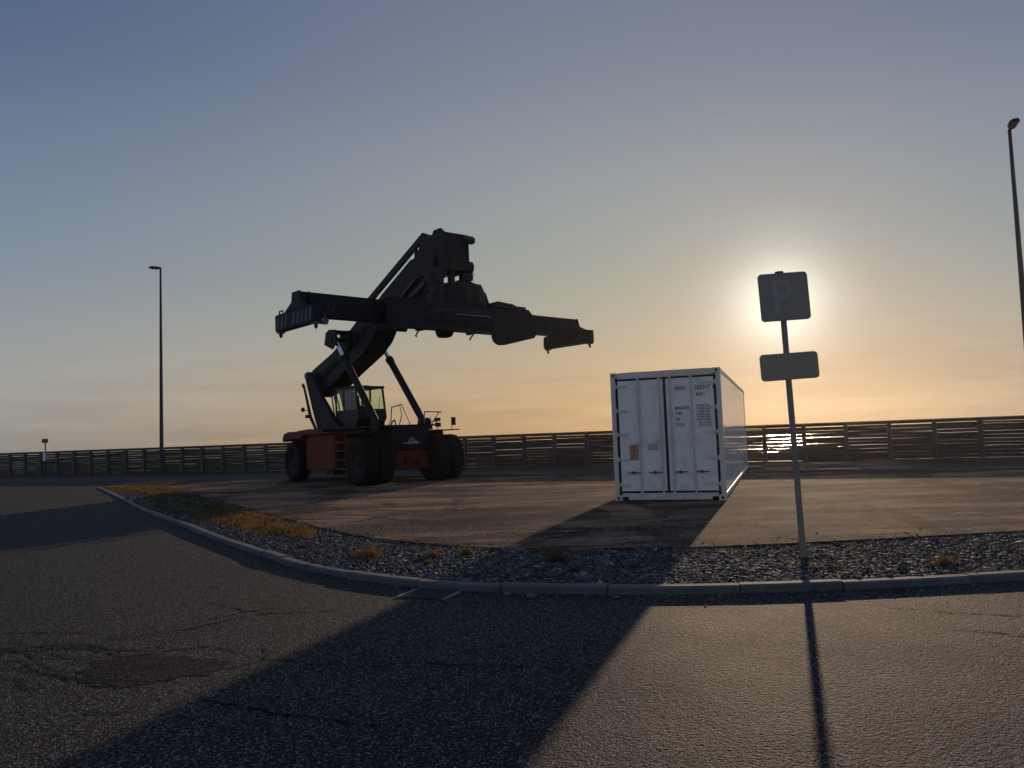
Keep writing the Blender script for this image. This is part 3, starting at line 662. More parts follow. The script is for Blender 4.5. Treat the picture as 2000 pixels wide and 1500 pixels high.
for z in (.36, .62):
    b = MB(); b.tube((CW - .02, 10.7, z), (CW + .012, 10.7, z), .065, .065, 16).tube((CW + .01, 10.7, z), (CW + .02, 10.7, z), .03, .03, 12); b.build('drain_valve', 'steel', CT)
# markings
def mark(name, txt, x, z, h, w=None, m='ink', off=.0035):
    size = h / .70
    o = text_mesh(name, txt, size, m, CT, Matrix.Rotation(radians(90), 4, 'X'), xs=1, extrude=.0006, offset=off * .6)
    vs = o.data.vertices; x0 = min(v.co.x for v in vs); x1 = max(v.co.x for v in vs); s = (w / (x1 - x0)) if w else .75
    for v in vs: v.co.x = (v.co.x - x0) * s + x; v.co.z += z; v.co.y += .0275
    return o
mark('container_number', 'NARU', 1.44, 2.435, .088, .245); mark('container_number', '585317', 1.875, 2.435, .088, .34); mark('check_digit', '6', 2.255, 2.435, .088, .05)
mark('size_code', '45R1', 1.885, 2.285, .083, .195)
rows = [('MAX.GROSS', 2.005, .31), ('TARE', 1.885, .14), ('NET', 1.755, .11), ('CU.CAP.', 1.635, .20)]
for t_, z_, w_ in rows: mark('weight_heading', t_, 1.43, z_, .068, w_, off=.003)
vals = [('34.000', 'KGS.'), ('74.960', 'LBS.'), ('4.640', 'KGS.'), ('10.230', 'LBS.'), ('29.360', 'KGS.'), ('64.730', 'LBS.'), ('67.3', 'CU.M.'), ('2.377', 'CU.FT.')]
for i, (a_, u_) in enumerate(vals):
    z_ = 2.055 - i * .0625; wa = .175 * (len(a_) / 6) ** .8
    mark('weight_value', a_, 2.065 - wa, z_, .043, wa, off=.0022); mark('weight_unit', u_, 2.09, z_, .043, .10 + .012 * (len(u_) - 4), off=.0022)
MB().box(.37, .575, .0265, .0295, .90, 1.26).build('orange_placard', 'orange', CT)
b = MB()
for z_, w_ in ((1.2, .13), (1.15, .10), (1.1, .14), (1.02, .12), (.97, .09)): b.box(.40, .40 + w_, .0245, .026, z_, z_ + .012)
b.build('placard_print', 'seat', CT)
b = MB(); b.box(.80, .985, .0265, .0295, 1.13, 1.265); b.build('oval_placard', 'white_frame', CT)
b = MB()
for a_ in ((.80, .985, 1.253, 1.265), (.80, .985, 1.13, 1.142), (.80, .812, 1.143, 1.252), (.973, .985, 1.143, 1.252)): b.box(a_[0], a_[1], .0235, .026, a_[2], a_[3])
n = 24; o_ = [(.8925 + .062 * cos(2 * pi * i / n), 1.1975 + .04 * sin(2 * pi * i / n)) for i in range(n)]; i_ = [(.8925 + .054 * cos(2 * pi * i / n), 1.1975 + .032 * sin(2 * pi * i / n)) for i in range(n)]
b.add([(p[0], .025, p[1]) for p in o_ + i_], [(i, (i + 1) % n, n + (i + 1) % n, n + i) for i in range(n)]); b.box(.86, .925, .0245, .026, 1.192, 1.204)
b.build('placard_border', 'ink', CT)

# ------------------------------------------------------------------ reach stacker
RS = empty('reach_stacker', (-3.94, 28.15, .1), radians(-51), label='red and dark grey container handling machine with its long boom and spreader raised', cat='reach stacker')
TR = .85
def make_wheel(R, w):
    rim = MB(); k = R * .54
    rim.lathe_y([(-w * .36, .001), (-w * .36, .11), (-w * .34, .12), (-w * .24, .16), (-w * .18, k * .62), (-w * .30, k * .80), (-w * .44, k * .97), (-w * .47, k * 1.03), (-w * .42, k * 1.03), (-w * .38, k), (w * .38, k), (w * .42, k * 1.03), (w * .47, k * 1.03), (w * .44, k * .97), (w * .2, k * .85), (w * .18, .001)])
    for i in range(14):
        a = 2 * pi * i / 14; rr = k * .50; rim.tube((rr * cos(a), -w * .25, rr * sin(a)), (rr * cos(a), -w * .16, rr * sin(a)), .02, n=6)
    o = rim.build('wheel', 'rim', RS)
    t = MB(); t.lathe_y([(-w * .40, k * 1.0), (-w * .46, k * 1.05), (-w * .5, R * .72), (-w * .5, R * .83), (-w * .46, R * .925), (-w * .36, R * .955), (w * .36, R * .955), (w * .46, R * .925), (w * .5, R * .83), (w * .5, R * .72), (w * .46, k * 1.05), (w * .40, k * 1.0)], n=64)
    nl = 26
    for s in (-1, 1):
        for i in range(nl):
            a = 2 * pi * (i + (.5 if s > 0 else 0)) / nl; T = Matrix.Rotation(-a, 4, 'Y')
            y0, y1 = s * w * .03, s * w * .485
            t.add([(R * .935, y0, -.045), (R * .935, y0, .02), (R * .90, y1, .075), (R * .90, y1, -.02), (R * 1.0, y0, -.038), (R * 1.0, y0, .013), (R * .985, y1 * .97, .065), (R * .985, y1 * .97, -.012)],
                  [(0, 1, 2, 3), (7, 6, 5, 4), (0, 4, 5, 1), (1, 5, 6, 2), (2, 6, 7, 3), (3, 7, 4, 0)], T=T)
    ty = t.build('tyre', 'tyre', o)
    return o
w0 = make_wheel(TR, .52); w0.location = (0, -1.81, TR)
def cw(src, loc, flip=False, s=1):
    c = src.copy(); SC.collection.objects.link(c); c.parent = RS; c.location = loc; c.rotation_euler = (0, random.uniform(0, 6), pi if flip else 0); c.scale = (s, 1, s)
    for ch in src.children: d = ch.copy(); SC.collection.objects.link(d); d.parent = c
    return c
cw(w0, (0, -1.19, TR), True); cw(w0, (0, 1.19, TR)); cw(w0, (0, 1.81, TR), True)
cw(w0, (-5.85, -1.65, .81), False, .81 / .85); cw(w0, (-5.85, 1.65, .81), True, .81 / .85)
# chassis
b = MB(); b.box(-5.6, .1, -.72, .72, .60, 1.30)
b.prism([(-.74, .5), (.74, .5), (.74, .78), (.55, 1.14), (-.55, 1.14), (-.74, .78)], .12, .32, axis='x')
b.build('chassis', 'red', RS, bevel=.02)
b = MB(); b.lathe_y([(-.92, .05), (-.92, .24), (-.5, .27), (-.35, .38), (.35, .38), (.5, .27), (.92, .24), (.92, .05)], 0.0, .85, n=24); b.tube((.36, -.2, .8), (.5, -.2, .8), .16, .13, 14); b.build('front_axle', 'red', RS)
b = MB(); b.tube((-5.85, -1.35, .81), (-5.85, 1.35, .81), .16); b.box(-6.1, -5.6, -.7, .7, .5, 1.0); b.build('rear_axle', 'darker', RS)
# side bodies (red boxes with steps), between the wheels
for s in (-1, 1):
    b = MB(); y0, y1 = sorted((s * 1.02, s * 1.72)); b.box(-4.85, -2.3, y0, y1, .50, 1.86); b.box(-2.3, -1.25, min(s * 1.02, s * 1.35), max(s * 1.02, s * 1.35), .62, 1.86)
    sb = b.build('side_body', 'red', RS, bevel=.03)
    st = MB()
    for z in (.52, .86, 1.2, 1.5): st.box(-2.28, -1.3, min(s * 1.36, s * 1.70), max(s * 1.36, s * 1.70), z, z + .035)
    for x in (-2.26, -1.32): st.box(x, x + .03, min(s * 1.66, s * 1.69), max(s * 1.66, s * 1.69), .536, 1.5)
    st.build('step', 'steel', sb)
b = MB(); b.box(-3.4, -2.7, -1.6, -1.1, .30, .498); b.build('tool_box', 'darker', RS, bevel=.02)
# rear hood / counterweight
pf = [(-6.95, .62), (-7.15, .75), (-7.22, 1.55), (-7.18, 1.80), (-7.0, 1.98), (-6.6, 2.08), (-5.6, 2.12), (-4.5, 2.08), (-4.2, 2.02), (-4.2, 1.3), (-4.9, 1.3), (-5.0, .62)]
b = MB(); b.prism(pf, -1.34, 1.34); cwt = b.build('counterweight', 'red', RS, bevel=.06)
for s in (-1, 1):
    b = MB(); pf2 = [(-6.72, 1.62), (-6.75, 1.75), (-6.6, 1.95), (-6.2, 2.03), (-4.7, 2.03), (-3.9, 1.96), (-2.3, 1.92), (-2.3, 1.868), (-4.8, 1.868), (-4.9, 1.72), (-6.5, 1.70)]
    b.prism(pf2, min(s * 1.345, s * 1.93), max(s * 1.345, s * 1.93)); b.build('fender', 'red', RS, bevel=.03)
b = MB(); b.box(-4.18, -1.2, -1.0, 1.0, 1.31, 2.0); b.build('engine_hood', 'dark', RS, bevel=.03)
b = MB(); b.box(-4.6, .25, -1.3, 1.3, 2.04, 2.09); b.build('deck', 'dark', RS)
# front frame and plate
b = MB(); b.prism([(.12, 1.16), (.32, 1.2), (.30, 2.02), (.12, 2.03), (-1.15, 2.03), (-1.15, 1.31), (.0, 1.31)], -.80, .80); fp = b.build('front_plate', 'dark', RS, bevel=.025)
# brand mark on the front plate: lettering under an arc with a dot
Tl = Matrix.Translation((.325, -.14, 1.40)) @ Matrix.Rotation(radians(90), 4, 'Z') @ Matrix.Rotation(radians(90), 4, 'X')
text_mesh('brand_lettering', 'Linde', .165, 'logo', fp, Tl, xs=1.12, shear=.3, offset=.004)
b = MB(); pts = [(-.24, 0), (-.03, .012)]
n = 16; arc = [(.11 + .14 * cos(pi * (1 - i / n)) , .03 + .15 * sin(pi * (1 - i / n))) for i in range(n + 1)]
arc = [(-.28, .0), (-.1, .012)] + arc + [(.33, .012), (.5, .0)]
for (a0, a1) in zip(arc[:-1], arc[1:]):
    dx, dy = a1[0] - a0[0], a1[1] - a0[1]; L = math.hypot(dx, dy); nx_, ny_ = -dy / L * .009, dx / L * .009
    b.prism([(-.06 + a0[0] + nx_, 1.42 + a0[1] + ny_), (-.06 + a0[0] - nx_, 1.42 + a0[1] - ny_), (-.06 + a1[0] - nx_, 1.42 + a1[1] - ny_), (-.06 + a1[0] + nx_, 1.42 + a1[1] + ny_)], .3265, .3285, axis='x')
b.prism([(-.06 + .11 + .022 * cos(2 * pi * i / 10), 1.42 + .125 + .022 * sin(2 * pi * i / 10)) for i in range(10)], .3265, .3285, axis='x'); b.build('brand_arc', 'logo', fp)
for s in (-1, 1):
    b = MB(); b.box(-.75, .42, min(s * .98, s * 2.1), max(s * .98, s * 2.1), 1.84, 1.88); b.box(-.75, -.70, min(s * .98, s * 2.1), max(s * .98, s * 2.1), 1.66, 1.84)
    b.tube((-.3, s * .85, 1.75), (-.3, s * 1.2, 1.83), .03); b.build('front_fender', 'dark', RS, bevel=.01)
    b = MB(); b.prism([(-.62, 1.895), (.02, 1.895), (-.1, 2.28), (-.32, 2.36), (-.52, 2.28)], min(s * .84, s * .90), max(s * .84, s * .90)); b.prism([(-.62, 1.895), (.02, 1.895), (-.1, 2.28), (-.32, 2.36), (-.52, 2.28)], min(s * 1.10, s * 1.16), max(s * 1.10, s * 1.16))
    b.tube((-.31, s * .80, 2.13), (-.31, s * 1.2, 2.13), .07); b.build('cylinder_bracket', 'dark', RS, bevel=.01)
# lift cylinders
for s in (-1, 1):
    A = Vector((-.31, s * 1.0, 2.13)); B = Vector((-3.53, s * 1.0, 5.60)); d = (B - A).normalized()
    b = MB(); b.tube(A - d * .02, A + d * 3.62, .135, .135, 20); b.tube(A + d * 3.50, A + d * 3.68, .165, .165, 20); b.tube((A.x, A.y - .09, A.z), (A.x, A.y + .09, A.z), .15, n=16)
    side = Vector((-d.z, 0, d.x)); b.path([A + d * .5 + side * -.17, A + d * 3.4 + side * -.17], .022)
    for k in (.6, 1.5, 2.4, 3.3): b.box(-.02, .02, -.03, .03, -.03, .03, T=Matrix.Translation(A + d * k + side * -.15))
    cyl = b.build('lift_cylinder', 'dark', RS)
    MB().tube(A + d * 3.6, B, .085, .085, 16).tube((B.x, B.y - .08, B.z), (B.x, B.y + .08, B.z), .13, n=16).build('piston_rod', 'chrome', cyl)
# boom supports
for s in (-1, 1):
    pf = [(-6.85, 4.20), (-6.95, 4.42), (-6.75, 4.60), (-6.45, 4.55), (-5.85, 3.95), (-5.35, 3.41), (-4.85, 3.0), (-4.35, 2.5), (-3.7, 2.15), (-3.2, 2.095), (-5.55, 2.095), (-5.79, 2.12), (-6.25, 2.95), (-6.58, 3.63)]
    b = MB(); b.prism(pf, min(s * .62, s * .80), max(s * .62, s * .80)); b.build('boom_support', 'dark', RS, bevel=.02)
b = MB(); b.tube((-6.75, -.84, 4.42), (-6.75, .84, 4.42), .14, n=20); b.build('pivot_pin', 'steel', RS)
b = MB(); b.prism([(-6.86, 4.0), (-6.98, 4.12), (-6.35, 2.6), (-5.85, 2.1), (-5.7, 2.1), (-6.2, 2.65)], -.9, -.83); b.path([(-6.9, -.86, 3.9), (-7.08, -.86, 4.05)], .04); b.build('hose_guard', 'darker', RS)
b = MB(); b.path([(-6.4, -.9, 2.9), (-6.62, -1.0, 2.95)], .015); b.ball((-6.68, -1.02, 2.97), .10, 12, 8, sx=.6); b.box(-6.52, -6.36, -1.0, -.9, 2.6, 2.74); b.build('rear_mirror', 'darker', RS)
# boom: frame along the boom, s forward, t up
bang = atan2(.444, 1.0)
def BT(s, t): return (-7.48 + s * cos(bang) - t * sin(bang), 4.36 + s * sin(bang) + t * cos(bang))
b = MB(); pf = [(-7.48, 4.36), (-6.83, 4.71), (-4.95, 5.24), (-4.2, 5.58), (-1.5, 6.86), (-1.42, 6.78), (-1.15, 6.1), (-1.2, 5.72), (-1.6, 5.32), (-2.3, 4.92), (-4.1, 4.30), (-5.4, 3.78), (-7.0, 3.52), (-7.35, 3.75)]
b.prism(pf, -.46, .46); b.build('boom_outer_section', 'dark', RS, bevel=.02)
for s in (-1, 1):
    b = MB(); pf = [(-4.2, 5.45), (-4.05, 5.92), (-3.75, 6.02), (-3.2, 5.95), (-3.1, 5.5), (-3.5, 5.2)]; b.prism(pf, min(s * .462, s * .54), max(s * .462, s * .54)); b.prism(pf, min(s * 1.10, s * 1.17), max(s * 1.10, s * 1.17)); b.tube((-3.53, s * .46, 5.60), (-3.53, s * 1.2, 5.60), .09); b.box(-4.0, -3.3, min(s * .545, s * 1.095), max(s * .545, s * 1.095), 5.86, 5.95)
    b.build('cylinder_mount', 'dark', RS, bevel=.015)
b = MB(); n = 14
ring = [(.05 * cos(2 * pi * i / n), .05 * sin(2 * pi * i / n)) for i in range(n)]
for i in range(n):
    a0, a1 = ring[i], ring[(i + 1) % n]; b.tube((-6.83 + a0[0], -.2, 4.79 + a0[1]), (-6.83 + a1[0], -.2, 4.79 + a1[1]), .022, n=6)
b.build('lifting_eye', 'darker', RS)
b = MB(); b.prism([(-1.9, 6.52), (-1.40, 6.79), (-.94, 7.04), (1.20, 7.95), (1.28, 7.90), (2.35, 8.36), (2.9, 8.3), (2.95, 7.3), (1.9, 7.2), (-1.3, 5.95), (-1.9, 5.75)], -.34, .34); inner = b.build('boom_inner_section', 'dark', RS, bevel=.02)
b = MB(); b.prism([(-2.95, 6.98), (-2.55, 7.19), (1.56, 8.87), (2.15, 8.62), (2.75, 8.60), (2.75, 8.44), (1.95, 8.42), (1.45, 8.57), (-1.81, 7.22), (-2.3, 6.98), (-3.1, 6.2), (-3.4, 6.2)], -.06, .06)
b.prism([(.95, 7.86), (1.15, 7.94), (1.10, 8.40), (1.0, 8.38)], -.05, .05)
b.build('hose_rail', 'dark', RS, bevel=.01)
b = MB()
for i, yy in enumerate((-.12, -.04, .05, .13)): b.path([(1.9, yy, 8.1), (2.9, yy, 8.2), (3.2, yy, 7.9), (3.05, yy, 7.45)], .025)
b.build('boom_hose', 'hose', RS)
b = MB(); pf = [(2.24, 8.50), (2.9, 8.43), (2.98, 8.56), (3.38, 8.55), (3.56, 8.40), (3.58, 6.85), (2.85, 6.80), (2.35, 7.0), (2.15, 7.5), (1.9, 7.9)]
b.prism(pf, -.52, -.44); pf = [(2.24, 8.50), (2.9, 8.43), (3.56, 8.40), (3.58, 7.15), (2.35, 7.1), (1.9, 7.9)]; b.prism(pf, .44, .52); b.box(3.3, 3.545, -.439, .439, 7.25, 8.40); b.box(2.7, 3.28, -.439, .439, 8.36, 8.42)
b.tube((2.95, -.60, 7.55), (2.95, .60, 7.55), .2, n=20); b.tube((2.75, -.56, 7.1), (2.75, -.43, 7.1), .12, n=16)
head = b.build('boom_head', 'dark', RS, bevel=.015)
b = MB(); b.prism([(-.50, 8.33), (.24, 8.36), (.24, 7.96), (.40, 7.52), (.60, 7.16), (-.50, 7.10)], 3.60, 3.68, axis='x'); b.build('front_shield', 'dark', head, bevel=.01)
b = MB(); b.tube((3.62, .20, 8.21), (3.62, .60, 8.21), .14, n=16); b.tube((3.62, .60, 8.21), (3.62, .67, 8.21), .115, n=16); b.build('top_roller', 'darker', head)
b = MB(); b.tube((3.45, .45, 7.30), (3.45, .64, 7.30), .22, n=18); b.box(3.3, 3.55, .25, .66, 6.85, 7.09); b.build('slew_motor', 'darker', head)
for s in (-1, 1):
    A = Vector((1.3, s * .40, 6.55)); B = Vector((2.75, s * .40, 7.05)); d = (B - A).normalized(); b = MB(); b.tube(A, A + d * 1.05, .10, n=14); b.tube(A + d, B, .05, n=12); b.build('damping_cylinder', 'steel', RS)
b = MB(); b.prism([(.35, 6.62), (.9, 7.0), (1.9, 7.18), (2.25, 7.08), (2.25, 6.72), (2.1, 6.5), (2.2, 6.15), (1.4, 6.05), (.5, 6.15)], -.30, .30); b.tube((1.3, -.46, 6.55), (1.3, .46, 6.55), .15, n=16); b.build('tilt_frame', 'dark', RS, bevel=.015)
b = MB(); b.prism([(2.0, 6.95), (2.95, 7.2), (3.2, 6.9), (3.0, 6.45), (2.2, 6.6)], -.43, -.33); b.build('hanger_plate', 'dark', RS, bevel=.01)
b = MB(); b.box(3.3, 3.45, -.52, -.46, 6.4, 7.09); b.box(3.22, 3.4, -.16, .02, 6.3, 7.3); b.box(3.25, 3.45, .12, .66, 6.6, 6.84)
b.build('rotator_leg', 'darker', RS, bevel=.01)
b = MB(); b.tube((2.9, .1, 6.10), (2.9, .1, 6.42), .78, .74, 32); b.tube((2.9, .1, 6.42), (2.9, .1, 6.56), .6, .55, 28); rot_ = b.build('rotator', 'dark', RS)
b = MB()
for i in range(5):
    yo = .54 + i * .05; b.path([(3.3, yo, 6.9 - i * .06), (3.45, yo + .3, 6.75), (3.5, yo + .42, 6.45), (3.5, yo + .4, 6.15), (3.4, yo + .25, 5.95)], .026, n=6)
b.path([(3.45, .62, 7.2), (3.45, .80, 7.1), (3.45, .72, 6.95)], .012, n=5); b.path([(3.4, .65, 6.75), (3.45, .88, 6.65), (3.5, .90, 6.5), (3.4, .8, 6.4)], .03, n=6)
b.path([(3.3, .8, 6.32), (3.4, 1.08, 6.30), (3.45, 1.16, 6.12), (3.45, 1.17, 5.85)], .055, n=8)
b.build('spreader_hose', 'hose', RS)
# spreader: own frame (u forward, v left, w up) turned 2.5 degrees
b = MB()
for u0, u1 in ((-.95, -.35), (.35, .95)):
    b.box(u0, u1, -2.95, 2.75, .20 if u0 > 0 else .38, .98)
b.prism([(-.95, .36), (.95, .10), (.95, 1.04), (-.95, 1.04)], -2.99, -2.8); b.box(-.345, .345, -1.6, 1.6, .42, .90)
b.prism([(-3.0, .05), (-2.62, .02), (-1.9, .199), (-1.9, .98), (-3.0, 1.02), (-3.3, .95), (-3.2, .1)], .953, 1.01, axis='x')
b.prism([(-.9, .36), (.9, .12), (.9, 1.02), (-.9, 1.02)], 2.55, 2.80)
b.box(.952, 1.0, -1.9, .95, .42, .50)
SPR = b.build('spreader', 'dark', RS, bevel=.015); SPR.location = (2.906, .179, 4.925); SPR.rotation_euler = (0, 0, radians(2.52))
def sp(bb, name, m, bevel=.01): return bb.build(name, m, SPR, bevel=bevel)
b = MB(); b.prism([(.93, -.05), (1.02, -.2), (1.2, -.28), (1.5, -.26), (2.9, .06), (3.02, .22), (3.0, .75), (2.66, 1.06), (1.1, .9), (.95, .5)], .955, 1.0, axis='x'); sp(b, 'side_plate', 'dark')
b = MB(); b.prism([(-.95, 1.0), (1.25, 1.0), (1.05, 1.55), (.6, 1.78), (-.35, 1.78), (-.7, 1.5)], -.62, .62, axis='x'); b.tube((.0, .0, 1.76), (0, 0, 1.2), .7, n=28); sp(b, 'rotator_base', 'dark')
b = MB(); b.prism([(1.02, 1.03), (2.05, 1.03), (2.05, 1.22), (1.35, 1.27), (1.02, 1.17)], -.1, .88, axis='x'); sp(b, 'electric_cabinet', 'dark')
b = MB(); b.tube((.5, 2.2, 1.02), (.5, 2.2, 1.22), .12, n=12); b.box(.2, .8, 2.3, 2.72, 1.025, 1.18); b.path([(.6, 2.0, 1.2), (.6, 2.2, 1.27), (.6, 2.42, 1.2), (.6, 2.5, 1.08)], .035); sp(b, 'hose_reel', 'darker', 0)
b = MB(); b.prism([(-.05, .379), (.02, .20), (.10, .14), (.38, .14), (.46, .20), (.56, .379)], -.93, -.60, axis='x'); b.box(-.9, -.5, 1.3, 1.42, .30, .379); b.box(-.9, -.5, -.9, -.7, .32, .379)
b.path([(-.9, -.72, .38), (-.93, -.80, .26), (-.93, -.86, .17), (-.93, -.83, .12)], .028); b.path([(-.9, 1.66, .38), (-.93, 1.58, .26), (-.93, 1.50, .18), (-.93, 1.52, .12)], .028); b.lathe_y([(-1.75, .001), (-1.75, .12), (-1.35, .12), (-1.35, .001)], -.8, .36, n=18)
sp(b, 'lower_bracket', 'darker', 0)
b = MB(); b.tube((1.01, -.6, .66), (1.01, .95, .66), .014, n=6); b.build('handrail', 'chrome', SPR)
b = MB()
for k in range(5): b.path([(1.0, -1.7 + k * .1, .62 + k * .05), (1.02, -.6 + k * .3, .8 - k * .03), (1.0, .8, .9 - k * .06)], .018, n=6)
b.build('hydraulic_line', 'hose', SPR)
for s in (-1, 1):
    if s < 0: b = MB(); b.box(-.02, .40, -5.72, -2.6, .32, 1.01)
    else: b = MB(); b.box(-.02, .40, 2.55, 5.72, .34, 1.02)
    tb = sp(b, 'telescopic_beam', 'dark')
    v0, v1 = (5.5, 5.78); lo, hi = sorted((s * v0, s * v1))
    b = MB(); b.prism([(-1.22, .02), (1.22, .02), (1.22, .50), (.98, .52), (-.98, .52), (-1.22, .50)], lo, hi)
    # gusset wings from the beam head down to the end beam
    b.prism([(-.55, .522), (.95, .522), (.52, .72), (.42, 1.035), (-.04, 1.035), (-.10, .75)], s * 5.74 if s > 0 else s * 5.79, s * 5.79 if s > 0 else s * 5.74)
    b.prism([(-.50, .522), (.90, .522), (.50, .72), (.42, 1.03), (.402, 1.03), (.402, .56)], min(s * 5.49, s * 5.45), max(s * 5.49, s * 5.45))
    eb = sp(b, 'end_beam', 'dark')
    if s < 0:
        b = MB()
        for k in range(9):
            u = -1.12 + k * .26 + .02
            if k == 3: continue
            b.prism([(u, .10), (u + .08, .10), (u + .17, .42), (u + .09, .42)], lo - .003, lo - .001)
        for k in range(9):
            u = -1.12 + k * .26 + .02; b.prism([(u, .10), (u + .08, .10), (u + .17, .42), (u + .09, .42)], hi + .001, hi + .003)
        b.build('warning_stripes', 'stripe', SPR)
    for uu in (-1.13, 1.13):
        b = MB(); vv = s * 5.64; b.box(uu - .09, uu + .09, vv - .09, vv + .09, -.035, .019); b.tube((uu, vv, -.036), (uu, vv, -.10), .045, .06, 12); b.tube((uu, vv, -.10), (uu, vv, -.17), .06, .02, 12); b.build('twistlock', 'steel', SPR)
    b = MB(); u_ = -1.25; b.path([(u_, s * 5.62, .02), (u_ - .09, s * 5.62, .12), (u_ - .09, s * 5.62, .42), (u_, s * 5.62, .50)] if s > 0 else [(u_, s * 5.62, .48), (u_ + .0, s * 5.62, .66), (u_ + .22, s * 5.62, .66), (u_ + .25, s * 5.62, .52)], .022, n=6); b.build('guide_loop', 'steel', SPR)
b = MB(); b.tube((1.0, -5.2, .12), (1.0, -5.3, .12), .07, n=12); b.box(.40, .9, -5.28, -5.22, .2, .32); b.box(1.1, 1.2, -5.49, -5.3, -.03, .1); b.build('sensor_arm', 'steel', SPR)
b = MB(); n = 16
for i in range(n):
    a0, a1 = 2 * pi * i / n, 2 * pi * (i + 1) / n; b.tube((.42, -4.78 + .1 * cos(a0), .62 + .12 * sin(a0)), (.42, -4.78 + .1 * cos(a1), .62 + .12 * sin(a1)), .018, n=6)
b.build('hanging_ring', 'steel', SPR)
# cab
CX0, CX1, CY = -4.45, -2.75, .62; CZ0, CZS, CZ1 = 2.10, 2.80, 3.62
b = MB(); b.box(CX0, CX1, -CY, CY, CZ0, CZS - .0); b.prism([(CX1, CZ0), (CX1 + .32, 2.45), (CX1 + .24, CZS), (CX1, CZS)], -CY, CY); cab = b.build('cab', 'darker', RS, bevel=.02)
b = MB(); b.box(CX0 - .05, CX1 + .12, -CY - .03, CY + .03, CZ1, CZ1 + .09); b.box(CX0 + .3, CX1 - .5, -.3, .3, CZ1 + .09, CZ1 + .16); b.build('cab_roof', 'darker', cab, bevel=.02)
b = MB()
def pil(x0, y, x1, w=.035): MB().prism([(x0 - w, CZS), (x0 + w, CZS), (x1 + w, CZ1), (x1 - w, CZ1)], y - .03, y + .03).build('window_pillar', 'darker', cab)
for y in (-CY + .03, CY - .03): pil(CX0 + .04, y, CX0 + .04); pil(CX0 + .72, y, CX0 + .72, .03); pil(CX1 + .20, y, CX1 + .04)
for y in (-CY + .028, CY - .028):
    MB().add([(CX0 + .075, y - .003, CZS), (CX1 + .165, y - .003, CZS), (CX1 + .005, y - .003, CZ1), (CX0 + .075, y - .003, CZ1), (CX0 + .075, y + .003, CZS), (CX1 + .165, y + .003, CZS), (CX1 + .005, y + .003, CZ1), (CX0 + .075, y + .003, CZ1)],
             [(0, 1, 2, 3), (7, 6, 5, 4), (0, 4, 5, 1), (1, 5, 6, 2), (2, 6, 7, 3), (3, 7, 4, 0)]).build('side_window', 'glass', cab)
MB().add([(CX1 + .22, -CY + .06, CZS), (CX1 + .22, CY - .06, CZS), (CX1 + .06, CY - .06, CZ1), (CX1 + .06, -CY + .06, CZ1), (CX1 + .226, -CY + .06, CZS), (CX1 + .226, CY - .06, CZS), (CX1 + .066, CY - .06, CZ1), (CX1 + .066, -CY + .06, CZ1)],
         [(3, 2, 1, 0), (4, 5, 6, 7), (0, 1, 5, 4), (1, 2, 6, 5), (2, 3, 7, 6), (3, 0, 4, 7)]).build('windscreen', 'glass', cab)
MB().box(CX0 + .01, CX0 + .016, -CY + .06, CY - .06, CZS, CZ1).build('rear_window', 'glass', cab)
b = MB(); b.box(-3.95, -3.45, -.25, .25, 2.805, 2.95); b.prism([(-4.02, 2.95), (-3.88, 2.95), (-3.98, 3.42), (-4.08, 3.42)], -.23, .23); b.box(-4.1, -4.0, -.13, .13, 3.44, 3.58); b.build('seat', 'seat', cab, bevel=.03)
b = MB(); b.tube((-2.95, 0, 2.80), (-3.1, 0, 3.08), .025); n = 18
for i in range(n):
    a0, a1 = 2 * pi * i / n, 2 * pi * (i + 1) / n; b.tube((-3.1 + .04 * cos(a0), .17 * sin(a0), 3.1 + .12 * cos(a0) * .6), (-3.1 + .04 * cos(a1), .17 * sin(a1), 3.1 + .12 * cos(a1) * .6), .014, n=6)
b.build('steering_wheel', 'hose', cab)
b = MB(); b.path([(CX1 + .235, .3, CZS + .02), (CX1 + .15, .42, CZ1 - .3)], .012, n=5); b.path([(CX0 + .2, -CY - .05, 3.25), (CX0 + .2, -CY - .05, 2.9)], .018, n=6); b.build('wiper', 'hose', cab)
b = MB()
for k in range(3): zz = .10 + k * .09; b.path([(-6.3, -.49, 4.02 + zz), (-4.6, -.49, 4.62 + zz), (-3.0, -.49, 5.25 + zz), (-1.6, -.49, 5.9 + zz)], .02, n=6)
b.build('boom_side_hose', 'hose', RS)
b = MB()
for x_, z_ in ((-5.6, 4.45), (-4.2, 4.98), (-2.8, 5.6), (-1.9, 6.05)): b.box(x_ - .03, x_ + .03, -.53, -.463, z_ - .12, z_ + .22)
b.build('hose_clamp', 'steel', RS)
b = MB()
for k in range(4): b.path([(-.9 + .1 * k, -.4 + .12 * k, 6.75 + .12 * k), (.1 + .1 * k, -.42, 6.5 - .05 * k), (.9, -.35 + .1 * k, 6.3), (1.6, -.3 + .12 * k, 6.0)], .028, n=6)
b.build('drooping_hose', 'hose', RS)
b = MB(); b.tube((-1.0, -.36, 6.0), (1.6, -.36, 7.15), .07, n=12); b.build('extension_pipe', 'steel', RS)
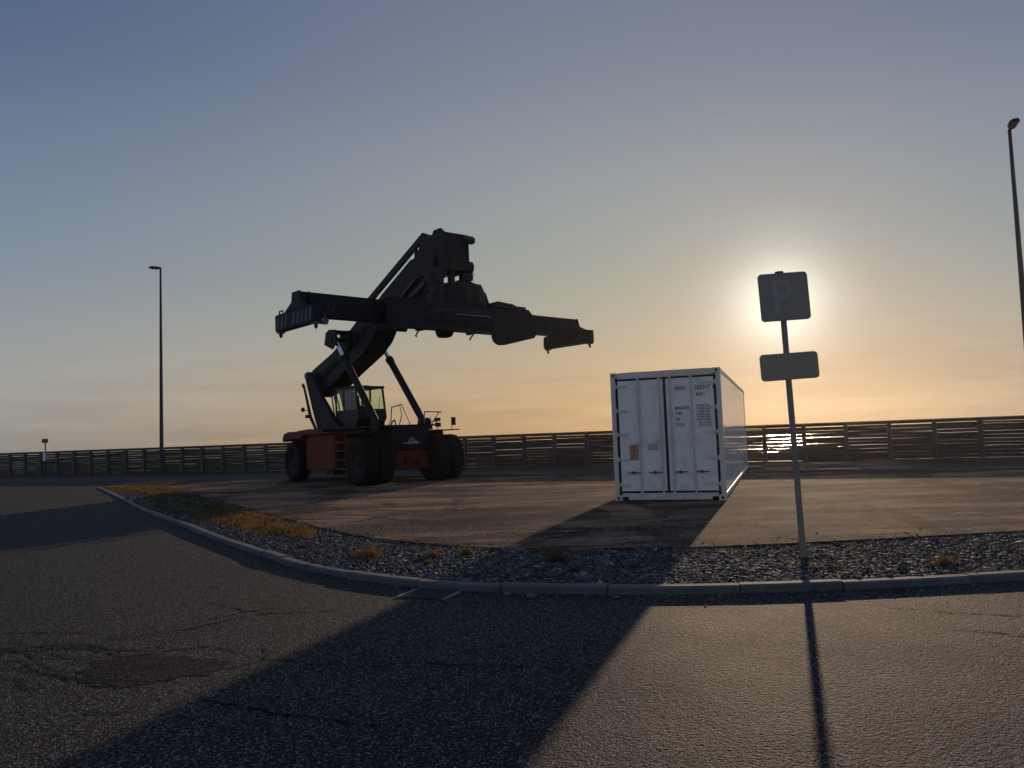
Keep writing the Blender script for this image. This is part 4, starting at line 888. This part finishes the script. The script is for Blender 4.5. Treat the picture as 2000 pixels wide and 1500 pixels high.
# railings, mirror, work light
b = MB(); b.path([(.2, -.82, 2.09), (.25, -.76, 2.25), (.25, -.72, 2.72), (.25, -.30, 2.82), (.25, .02, 2.15), (.2, .04, 2.07)], .02, n=8); b.path([(.25, -.38, 2.80), (.25, -.30, 2.45), (.25, -.42, 2.09)], .017, n=8); b.build('railing', 'steel', RS)
b = MB(); b.path([(.2, .66, 2.09), (.25, .66, 2.55), (.28, 1.40, 2.53)], .02); b.path([(.25, .95, 1.9), (.27, 1.02, 2.20), (.28, 1.28, 2.53)], .016); b.path([(.25, .66, 2.2), (.28, 1.22, 2.19)], .016); b.path([(.28, .9, 2.36), (.28, .9, 1.88)], .015); b.build('railing', 'steel', RS)
b = MB(); b.path([(.3, 1.82, 1.88), (.3, 1.86, 2.1)], .014); b.box(.27, .33, 1.82, 1.99, 2.03, 2.33); b.build('side_mirror', 'darker', RS, bevel=.02)
b = MB(); b.path([(.3, 1.2, 1.88), (.3, 1.2, 2.05)], .02); b.box(.22, .36, 1.12, 1.3, 1.98, 2.14); b.box(.22, .34, 1.1, 1.3, 2.2, 2.32); b.path([(.3, 1.14, 2.14), (.3, 1.14, 2.2)], .02); b.build('work_light', 'darker', RS, bevel=.015)
b = MB()
for i in range(3): b.path([(-4.9, -.55 + .1 * i, 3.5), (-4.7 + .06 * i, -.6 + .1 * i, 3.1), (-4.55 + .05 * i, -.6 + .1 * i, 2.6), (-4.6, -.5, 2.1)], .03, n=6)
b.build('chassis_hose', 'hose', RS)
MB().path([(-1.6, .3, 2.09), (-1.5, .3, 2.25), (-1.3, .3, 2.3), (-1.2, .3, 2.09)], .03, n=6).build('grab_loop', 'hose', RS)

# ------------------------------------------------------------------ added haze standing in for lens glare
HAZE = 0.00013
def haze():
    b = MB(); b.box(-440, 440, -420, 440, -3.6, 15); o = b.build('haze', 'crack'); o['kind'] = 'stuff'; o['label'] = 'thin added haze standing in for lens glare'; o['category'] = 'haze'
    m = bpy.data.materials.new('glare_haze'); m.use_nodes = True; t = m.node_tree; t.nodes.clear()
    out = N(t, 'ShaderNodeOutputMaterial'); v = N(t, 'ShaderNodeVolumePrincipled'); v.inputs['Color'].default_value = (.95, .93, .9, 1)
    val(v, 'Density', HAZE); val(v, 'Anisotropy', .8); t.links.new(v.outputs[0], out.inputs['Volume'])
    o.data.materials.clear(); o.data.materials.append(m)
haze()
